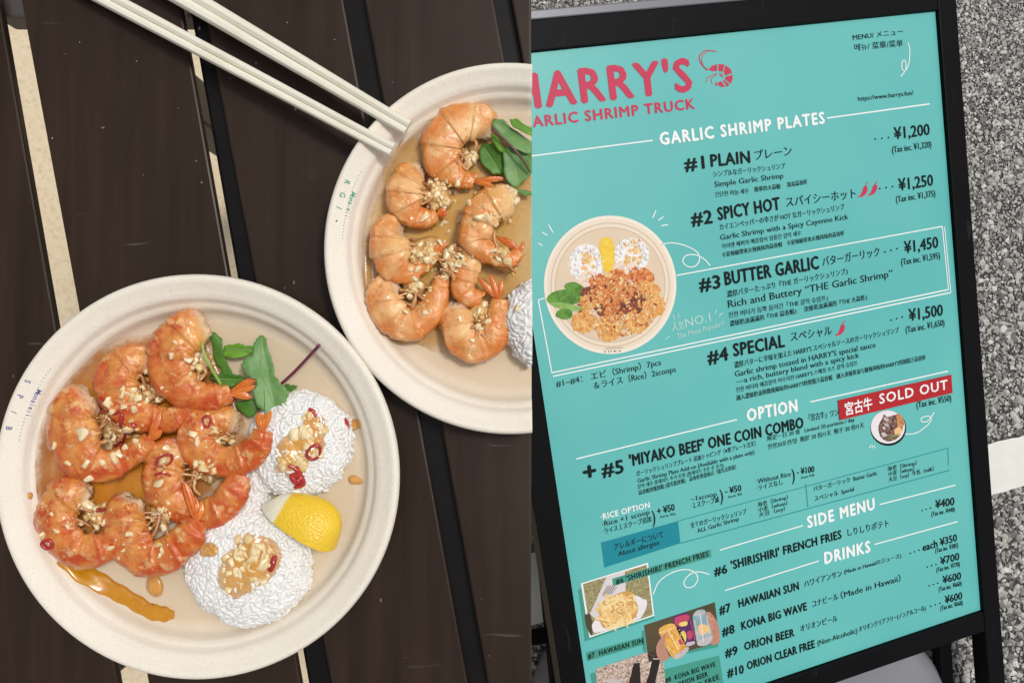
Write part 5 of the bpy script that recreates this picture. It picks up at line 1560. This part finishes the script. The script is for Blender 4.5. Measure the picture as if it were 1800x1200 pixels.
# shrimp emblem: shell plates, feelers, legs and tail
def emblem():
    k = lambda L: [(930 + x / 4, y / 4) for x, y in L]
    gs = []
    plates = [[(1258, 490), (1285, 465), (1322, 452), (1322, 500), (1290, 502)], [(1332, 452), (1372, 455), (1362, 506), (1330, 500)], [(1380, 460), (1412, 482), (1428, 515), (1380, 532), (1368, 508)],
              [(1430, 528), (1430, 560), (1418, 590), (1376, 558), (1382, 540)], [(1410, 598), (1390, 611), (1362, 566), (1370, 562)], [(1378, 613), (1345, 612), (1328, 598), (1330, 580), (1352, 572)],
              [(1322, 584), (1308, 580), (1312, 592), (1306, 606), (1324, 604)]]
    for p in plates: gs.append(flat_poly(k(p), 'red', 2))
    for pts, w_ in (([(1256, 494), (1218, 462), (1198, 420), (1205, 385), (1245, 358), (1315, 363)], 1.9), ([(1250, 498), (1225, 462), (1212, 425), (1222, 392), (1250, 368)], 1.2),
                    ([(1318, 518), (1255, 545), (1242, 582)], 1.3), ([(1322, 522), (1278, 555), (1285, 590)], 1.3), ([(1338, 515), (1345, 540)], 1.0), ([(1346, 515), (1354, 545)], 1.0), ([(1356, 518), (1362, 545)], 1.0)):
        gs.append(strip_geo(k(pts) if len(pts) < 4 else catmull(k(pts), 5), w_, 2))
    V, Fc = join(*gs)
    Fc = [f if (V[f[1]] - V[f[0]]).cross(V[f[2]] - V[f[0]]).z > 0 else tuple(reversed(f)) for f in Fc]
    bpart('emblem', V, Fc, MT['red'])
emblem()

# --- printed pictures
pm = dict(
    cream=plain('print_cream', (0.80, 0.68, 0.54), 0.45, 0.3, var=0.03), tan=plain('print_tan', (0.60, 0.46, 0.33), 0.45, 0.3, var=0.06, scale=30), floor=plain('print_floor', (0.72, 0.57, 0.42), 0.45, 0.3, var=0.08, scale=20),
    rim=plain('print_rim', (0.84, 0.76, 0.66), 0.45, 0.3, var=0.03), rice=mat_print('print_rice', [(0.3, (0.72, 0.66, 0.60)), (0.5, (0.86, 0.84, 0.82))], 420),
    riceshade=mat_print('print_rice_sauce', [(0.3, (0.72, 0.42, 0.28)), (0.55, (0.85, 0.72, 0.60))], 380),
    top=mat_print('print_topping', [(0.3, (0.55, 0.24, 0.07)), (0.5, (0.76, 0.48, 0.20)), (0.7, (0.86, 0.68, 0.40))], 420),
    shr=mat_print('print_shrimp', [(0.28, (0.22, 0.035, 0.012)), (0.44, (0.56, 0.13, 0.030)), (0.58, (0.76, 0.32, 0.10)), (0.72, (0.86, 0.58, 0.30))], 300),
    shr2=mat_print('print_shrimp_gold', [(0.28, (0.40, 0.10, 0.02)), (0.44, (0.70, 0.30, 0.075)), (0.58, (0.80, 0.46, 0.16)), (0.72, (0.87, 0.68, 0.36))], 340),
    dark=mat_print('print_dark_leg', [(0.3, (0.06, 0.014, 0.012)), (0.6, (0.30, 0.07, 0.04))], 300),
    lemon=mat_print('print_lemon', [(0.3, (0.80, 0.48, 0.02)), (0.6, (0.85, 0.62, 0.08))], 160), leaf=mat_print('print_leaf', [(0.3, (0.03, 0.12, 0.015)), (0.65, (0.14, 0.33, 0.045))], 110),
    leafl=mat_print('print_leaf_light', [(0.3, (0.16, 0.34, 0.05)), (0.65, (0.30, 0.47, 0.13))], 110),
    gravel=mat_print('print_gravel', [(0.3, (0.16, 0.13, 0.05)), (0.5, (0.30, 0.26, 0.12)), (0.66, (0.46, 0.42, 0.25))], 420), paper=plain('print_paper', (0.66, 0.62, 0.62), 0.45, 0.3, var=0.08, scale=60),
    dish=plain('print_dish', (0.78, 0.73, 0.76), 0.45, 0.3, var=0.05, scale=60), fry=plain('print_fry', (0.80, 0.52, 0.20), 0.45, 0.3, var=0.12, scale=140), fry2=plain('print_fry_dark', (0.62, 0.34, 0.10), 0.45, 0.3, var=0.12, scale=140),
    fry3=plain('print_fry_light', (0.86, 0.66, 0.34), 0.45, 0.3, var=0.1, scale=140), olive=plain('print_olive', (0.085, 0.062, 0.030), 0.45, 0.3, var=0.3, scale=25), skin=plain('print_skin', (0.48, 0.24, 0.18), 0.45, 0.3, var=0.2, scale=60),
    can1=mat_print('print_orange_can', [(0.35, (0.68, 0.28, 0.03)), (0.6, (0.78, 0.48, 0.12))], 120), can2=plain('print_purple_can', (0.10, 0.025, 0.13), 0.45, 0.3, var=0.2, scale=60), can3=mat_print('print_silver_can', [(0.4, (0.20, 0.36, 0.42)), (0.65, (0.50, 0.58, 0.60))], 60),
    pink=plain('print_pink', (0.50, 0.06, 0.14), 0.45, 0.3), metal=plain('print_metal', (0.52, 0.47, 0.48), 0.45, 0.3, var=0.2, scale=60), peach=plain('print_peach', (0.82, 0.50, 0.22), 0.45, 0.3, var=0.1),
    coral=mat_print('print_coral', [(0.34, (0.16, 0.10, 0.08)), (0.48, (0.46, 0.34, 0.27)), (0.64, (0.74, 0.62, 0.54))], 330), bottle=plain('print_bottle', (0.022, 0.014, 0.010), 0.45, 0.3), beef=mat_print('print_beef', [(0.32, (0.035, 0.014, 0.012)), (0.5, (0.16, 0.075, 0.06)), (0.66, (0.42, 0.28, 0.23))], 240),
    carrot=mat_print('print_carrot', [(0.35, (0.42, 0.12, 0.04)), (0.6, (0.70, 0.33, 0.14))], 120), ink=MT['ink'], white=MT['white'], yellow=plain('print_yellow', (0.80, 0.62, 0.16), 0.45, 0.3, var=0.1), green=plain('print_green', (0.20, 0.30, 0.07), 0.45, 0.3, var=0.2))
class Pic:
    """one printed picture: many flat colour areas joined into one sheet"""
    def __init__(s): s.V, s.F, s.mi, s.m, s.lay = [], [], [], [], 2.0
    def poly(s, pts, key, sm=0):
        pts = catmull(pts, sm, True) if sm else pts
        V, Fc = flat_poly(pts, None, s.lay); s.lay += 0.14
        s._add(V, Fc, key)
    def strip(s, pts, wd, key):
        V, Fc = strip_geo(pts, wd, s.lay); s.lay += 0.02
        Fc = [f if (V[f[1]] - V[f[0]]).cross(V[f[2]] - V[f[0]]).z > 0 else tuple(reversed(f)) for f in Fc]
        s._add(V, Fc, key)
    def ell(s, cx, cy, rx, ry, key, rot=0.0, n=36, rough=0.0):
        pts = []
        for i in range(n):
            a = 2 * math.pi * i / n; k = 1 + rough * R.uniform(-1, 1)
            x, y = rx * k * math.cos(a), ry * k * math.sin(a)
            pts.append((cx + x * math.cos(rot) - y * math.sin(rot), cy + x * math.sin(rot) + y * math.cos(rot)))
        s.poly(pts, key)
    def _add(s, V, Fc, key):
        if key not in s.m: s.m.append(key)
        o = len(s.V); s.V += V; s.F += [tuple(i + o for i in f) for f in Fc]; s.mi += [s.m.index(key)] * len(Fc)
    def done(s, name='printed_picture'):
        return build(name, s.V, s.F, [pm[k] for k in s.m], parent=poster, smooth=False, mi=s.mi)
zp = lambda L: [(940 + x / 4.285, 360 + y / 4.285) for x, y in L]
pc = Pic()
cx, cy = zp([(567, 602)])[0]
for f, key in ((1.0, 'rim'), (0.955, 'cream'), (0.90, 'tan'), (0.885, 'cream'), (0.835, 'tan'), (0.82, 'floor')): pc.ell(cx, cy, 116.5 * f, 121.5 * f, key, n=64)
pc.poly(zp([(228, 632), (232, 595), (290, 580), (340, 600), (380, 640), (330, 660)]), 'leaf', 3)
for x, y, rx, ry in ((385, 440, 130, 145), (728, 380, 132, 130)): pc.ell(*zp([(x, y)])[0], rx / 4.285, ry / 4.285, 'rice', rough=0.02)
pc.ell(*zp([(410, 560)])[0], 80 / 4.285, 62 / 4.285, 'riceshade', rough=0.06); pc.ell(*zp([(690, 470)])[0], 90 / 4.285, 55 / 4.285, 'riceshade', rough=0.06)
pr_ = random.Random(8)
for ox, oy in ((390, 425), (740, 370)):
    for j in range(26): pc.ell(*zp([(ox + pr_.gauss(0, 34), oy + pr_.gauss(0, 38))])[0], pr_.uniform(12, 24) / 4.285, pr_.uniform(10, 18) / 4.285, pr_.choice(('top', 'peach', 'top', 'fry3')), pr_.random() * 3, n=10, rough=0.2); pc.lay -= 0.12
pc.poly(zp([(488, 275), (510, 248), (560, 248), (582, 270), (602, 370), (582, 490), (525, 500), (492, 390)]), 'lemon', 3)
pc.poly(zp([(88, 705), (130, 660), (220, 636), (330, 640), (375, 660), (360, 720), (280, 750), (180, 760), (110, 740)]), 'leaf', 3)
pc.poly(zp([(110, 740), (200, 735), (300, 755), (385, 795), (300, 800), (180, 780)]), 'leafl', 3)
pc.poly(zp([(155, 830), (190, 785), (270, 790), (280, 840), (240, 862), (190, 855)]), 'leaf', 3)
pc.ell(*zp([(600, 700)])[0], 250 / 4.285, 120 / 4.285, 'dark', 0.1, rough=0.08)
for x, y, rx, ry, rot, key in ((480, 580, 75, 62, 0.3, 'shr'), (620, 560, 85, 75, 0.5, 'shr'), (800, 540, 95, 70, 0.3, 'shr'), (540, 680, 120, 85, 0, 'shr'), (670, 660, 75, 80, 0.2, 'shr'), (400, 735, 62, 62, 0, 'shr2'),
                               (850, 640, 95, 60, 0.1, 'shr2'), (890, 760, 88, 90, 0.3, 'shr2'), (365, 880, 92, 85, 0.2, 'shr2'), (560, 920, 100, 108, 0.2, 'shr2'), (590, 810, 70, 80, 0.5, 'shr'), (765, 880, 92, 92, -0.2, 'shr2')):
    pc.ell(*zp([(x, y)])[0], rx / 4.285, ry / 4.285, key, rot, rough=0.10)
pc.ell(*zp([(680, 770)])[0], 52 / 4.285, 40 / 4.285, 'dark', 0.4, rough=0.1); pc.ell(*zp([(800, 700)])[0], 46 / 4.285, 26 / 4.285, 'dark', 0.1, rough=0.1); pc.ell(*zp([(500, 810)])[0], 34 / 4.285, 28 / 4.285, 'dark', 0.4, rough=0.1)
pc.ell(*zp([(550, 530)])[0], 30 / 4.285, 20 / 4.285, 'top', rough=0.1)
for j in range(330):
    a = pr_.random() * 6.28; rr_ = pr_.random() ** 0.5
    x, y = 620 + 290 * rr_ * math.cos(a), 755 + 230 * rr_ * math.sin(a)
    if y < 520 or (x - 600) ** 2 / 330 ** 2 + (y - 750) ** 2 / 265 ** 2 > 1 or (x < 400 and y < 680): continue
    pc.ell(*zp([(x, y)])[0], pr_.uniform(6, 22) / 4.285, pr_.uniform(4, 11) / 4.285, pr_.choice(('shr', 'shr2', 'top', 'top', 'shr', 'dark', 'fry3', 'carrot', 'fry2')), pr_.random() * 3, n=8, rough=0.25); pc.lay -= 0.128
for j in range(170):
    ox, oy = pr_.choice(((385, 440), (728, 380)))
    a = pr_.random() * 6.28; rr_ = 0.62 + 0.40 * pr_.random()
    pc.ell(*zp([(ox + 128 * rr_ * math.cos(a), oy + 132 * rr_ * math.sin(a))])[0], 10 / 4.285, 5 / 4.285, pr_.choice(('rice', 'dish', 'white', 'paper', 'rice')), pr_.random() * 3, n=7); pc.lay -= 0.135
pc.done()
T('.................', *zp([(530, 1085)])[0], *zp([(660, 1075)])[0], 8, 'ink', 0.0, layer=6); T('S H R P', *zp([(520, 1110)])[0], *zp([(650, 1105)])[0], 2.6, 'ink', 0.0, layer=6)
# fries
zq = lambda L: [(1000 + x / 5.0, 960 + y / 5.0) for x, y in L]
shape('picture_shadow', zq([(80, 375), (108, 365), (180, 790), (748, 612), (750, 628), (140, 832)]), 'shade', 1)
shape('picture_shadow', zq([(640, 740), (662, 735), (690, 985), (1312, 850), (1312, 880), (690, 1015), (650, 900)]), 'shade', 1)
shape('picture_shadow', zq([(188, 1115), (235, 1100), (260, 1300), (215, 1310)]), 'shade', 1)
pc = Pic()
pc.poly(zq([(105, 322), (693, 140), (750, 605), (180, 798)]), 'white')
pc.poly(zq([(122, 328), (683, 158), (737, 598), (192, 782)]), 'gravel')
pc.poly(zq([(135, 600), (185, 580), (215, 700), (205, 775), (192, 782), (150, 700)]), 'olive')
pc.poly(zq([(330, 262), (490, 212), (500, 400), (420, 470), (240, 640), (182, 590), (235, 480)]), 'paper')
pc.poly(zq([(285, 430), (330, 340), (400, 330), (428, 360), (390, 410), (300, 440)]), 'metal')
for d in range(4): pc.strip(zq([(300 + d * 22, 425 - d * 4), (345 + d * 18, 345 + d * 2)]), 0.9, 'olive')
pc.poly(zq([(215, 660), (330, 560), (560, 440), (600, 432), (650, 460), (682, 470), (680, 530), (640, 610), (600, 640), (420, 705), (240, 755), (205, 720)]), 'dish', 3)
pc.poly(zq([(300, 480), (430, 410), (520, 390), (560, 440), (610, 540), (560, 640), (440, 690), (310, 715), (270, 640), (275, 540)]), 'fry2', 3)
fr = random.Random(5)
for j in range(95):
    a = fr.random() * 6.28; rr_ = fr.random() ** 0.5
    x, y = 430 + 150 * rr_ * math.cos(a), 560 + 145 * rr_ * math.sin(a) - (0.25 * 150 * rr_ * math.cos(a))
    an = fr.choice((0.15, -0.2, 0.9, -0.5, 1.1)) + fr.gauss(0, 0.25); ln = fr.uniform(45, 85)
    pc.strip(zq([(x - ln * math.cos(an), y - ln * math.sin(an)), (x + ln * math.cos(an), y + ln * math.sin(an))]), fr.uniform(2.6, 4.2), fr.choice(('fry', 'fry', 'fry3', 'fry2', 'fry3')))
pc.done()
# cans in two hands
pc = Pic()
pc.poly(zq([(660, 690), (1282, 488), (1326, 838), (700, 1012)]), 'olive')
pc.poly(zq([(1195, 590), (1240, 575), (1290, 640), (1318, 700), (1322, 840), (1240, 852), (1230, 720)]), 'skin', 2)
def can(pts, body, lid, bands):
    pc.poly(zq(pts), body, 3)
    pc.poly(zq(lid), 'metal', 3)
    for b, key in bands: pc.poly(zq(b), key, 3)
can([(915, 640), (940, 605), (1010, 580), (1050, 590), (1075, 660), (1110, 830), (1080, 870), (1030, 860), (985, 780)], 'can2', [(1030, 845), (1100, 830), (1100, 855), (1040, 875)], [([(925, 640), (950, 615), (1040, 595), (1055, 640), (980, 690), (945, 700)], 'pink'), ([(970, 670), (1035, 655), (1035, 690), (980, 698)], 'yellow'), ([(975, 770), (1010, 740), (1030, 780), (1020, 840)], 'yellow'), ([(1035, 750), (1075, 740), (1085, 790), (1050, 815)], 'pink')])
can([(1085, 620), (1110, 570), (1160, 550), (1195, 560), (1220, 640), (1255, 780), (1235, 850), (1170, 870), (1125, 840), (1105, 740)], 'can3', [(1130, 830), (1245, 780), (1255, 815), (1200, 865), (1140, 868)], [([(1130, 700), (1190, 680), (1215, 740), (1160, 780)], 'peach'), ([(1205, 690), (1228, 690), (1236, 750), (1215, 752)], 'yellow'), ([(1100, 590), (1185, 560), (1190, 580), (1105, 612)], 'metal')])
can([(790, 750), (810, 705), (880, 675), (930, 685), (960, 760), (1020, 860), (1045, 910), (985, 970), (920, 980), (860, 900)], 'can1', [(925, 960), (1040, 880), (1045, 915), (990, 965), (930, 985)], [([(800, 745), (930, 700), (935, 715), (805, 762)], 'fry'), ([(960, 820), (1000, 805), (1015, 840), (980, 865)], 'pink')])
for p_, w_, k_ in ((([(945, 690), (1025, 860)]), 2.2, 'ink'), (([(1062, 640), (1105, 815)]), 1.6, 'pink'), (([(1100, 640), (1130, 820)]), 3.0, 'metal'), (([(1205, 610), (1240, 770)]), 2.4, 'metal'), (([(1150, 585), (1180, 830)]), 1.6, 'dish'),
                   (([(805, 760), (880, 900), (925, 965)]), 3.0, 'fry2'), (([(870, 730), (960, 900)]), 2.4, 'fry3'), (([(930, 700), (1000, 840)]), 1.6, 'fry2'), (([(1250, 600), (1285, 700)]), 1.6, 'carrot'), (([(1270, 720), (1300, 830)]), 1.4, 'carrot'), (([(1205, 600), (1255, 640)]), 1.2, 'peach')):
    pc.strip(zq(p_), w_, k_)
for j in range(60):
    pc.ell(*zq([(pr_.uniform(860, 1010), pr_.uniform(720, 930))])[0], pr_.uniform(3, 8) / 5, pr_.uniform(3, 6) / 5, pr_.choice(('fry', 'fry3', 'can1', 'carrot')), 0.5, n=6); pc.lay -= 0.13
pc.poly(zq([(765, 880), (790, 820), (850, 755), (860, 770), (835, 850), (880, 960), (860, 990), (800, 1000), (770, 950)]), 'skin', 2)
pc.done()
# bottles on coral shingle
pc = Pic()
pc.poly(zq([(232, 1075), (780, 895), (830, 1010), (860, 1330), (270, 1440)]), 'coral')
pc.poly(zq([(575, 1015), (615, 1010), (625, 1080), (620, 1300), (500, 1330), (545, 1120)]), 'bottle', 2)
pc.poly(zq([(735, 985), (790, 985), (800, 1010), (760, 1180), (770, 1300), (640, 1320), (700, 1130)]), 'bottle', 2)
pc.poly(zq([(340, 1170), (420, 1160), (470, 1200), (460, 1260), (350, 1260)]), 'metal', 2)
pc.strip(zq([(575, 1018), (615, 1012)]), 2.0, 'metal'); pc.strip(zq([(738, 985), (792, 985)]), 2.0, 'metal')
pc.done()
# beef bowl
zr_ = lambda L: [(1500 + x / 12.0, 700 + y / 12.0) for x, y in L]
pc = Pic()
pc.ell(*zr_([(735, 625)])[0], 31.5, 31.0, 'ink', n=48); pc.ell(*zr_([(725, 600)])[0], 30.0, 29.0, 'dish', n=48)
pc.poly(zr_([(640, 330), (720, 390), (900, 340), (1000, 420), (1040, 600), (980, 780), (850, 880), (700, 900), (580, 820), (530, 690), (530, 560), (600, 430)]), 'beef', 3)
pc.poly(zr_([(880, 340), (970, 330), (1050, 430), (1065, 560), (1010, 600), (940, 600), (920, 440)]), 'carrot', 3)
pc.ell(*zr_([(940, 690)])[0], 6.4, 7.6, 'peach', 0.5)
for d in range(5): pc.strip(zr_([(720 + d * 45, 880 - d * 22), (790 + d * 42, 800 - d * 18)]), 1.1, 'green')
for a in ((690, 440, 55, 40), (700, 560, 60, 26), (640, 760, 60, 45), (640, 620, 40, 30)): pc.ell(*zr_([a[:2]])[0], a[2] / 12, a[3] / 12, 'metal', 0.5, rough=0.15)
pc.done()

# sold-out strip taped over the offer
def sticker():
    c = [(1475, 738), (1673, 690), (1671, 658), (1472, 703)]
    lo = [Q(*p) + Vector((0, 0, 0.0006)) for p in c]; hi = [v + Vector((0, 0, 0.0008)) for v in lo]
    o = build('sold_out_strip', *hexa(lo, hi), MT['sticker'], parent=board, smooth=False)
    o['label'] = 'red strip reading SOLD OUT in white'
    put_text('宮古牛', 1485, 728, 1532, 717, 20, 'white', 0.02, layer=10, parent=o)
    put_text('SOLD OUT', 1545, 709, 1664, 683, 17, 'white', 0.022, 1.15, layer=10, parent=o)
sticker()

# stray specks on the dark boards
sp_ = []
for px, py, r in ((140, 75, 3), (115, 95, 2), (240, 108, 3), (180, 225, 3), (345, 283, 4), (354, 321, 4), (350, 50, 6), (92, 243, 4), (505, 40, 3), (588, 70, 3), (760, 872, 2), (690, 145, 2), (860, 1152, 2), (846, 1052, 2), (252, 308, 2), (313, 190, 2), (405, 138, 2)):
    sp_.append(nugget(P(px, py, TOP + 0.0006), M(r) * 0.55, rg, 0.4))
V, Fc = join(*sp_)
o = build('crumbs', V, Fc, plain('dust_crumb', (0.30, 0.27, 0.25), 0.7))
tag(o, 'pale dust crumbs scattered on the dark table boards', 'crumbs', kind='stuff')
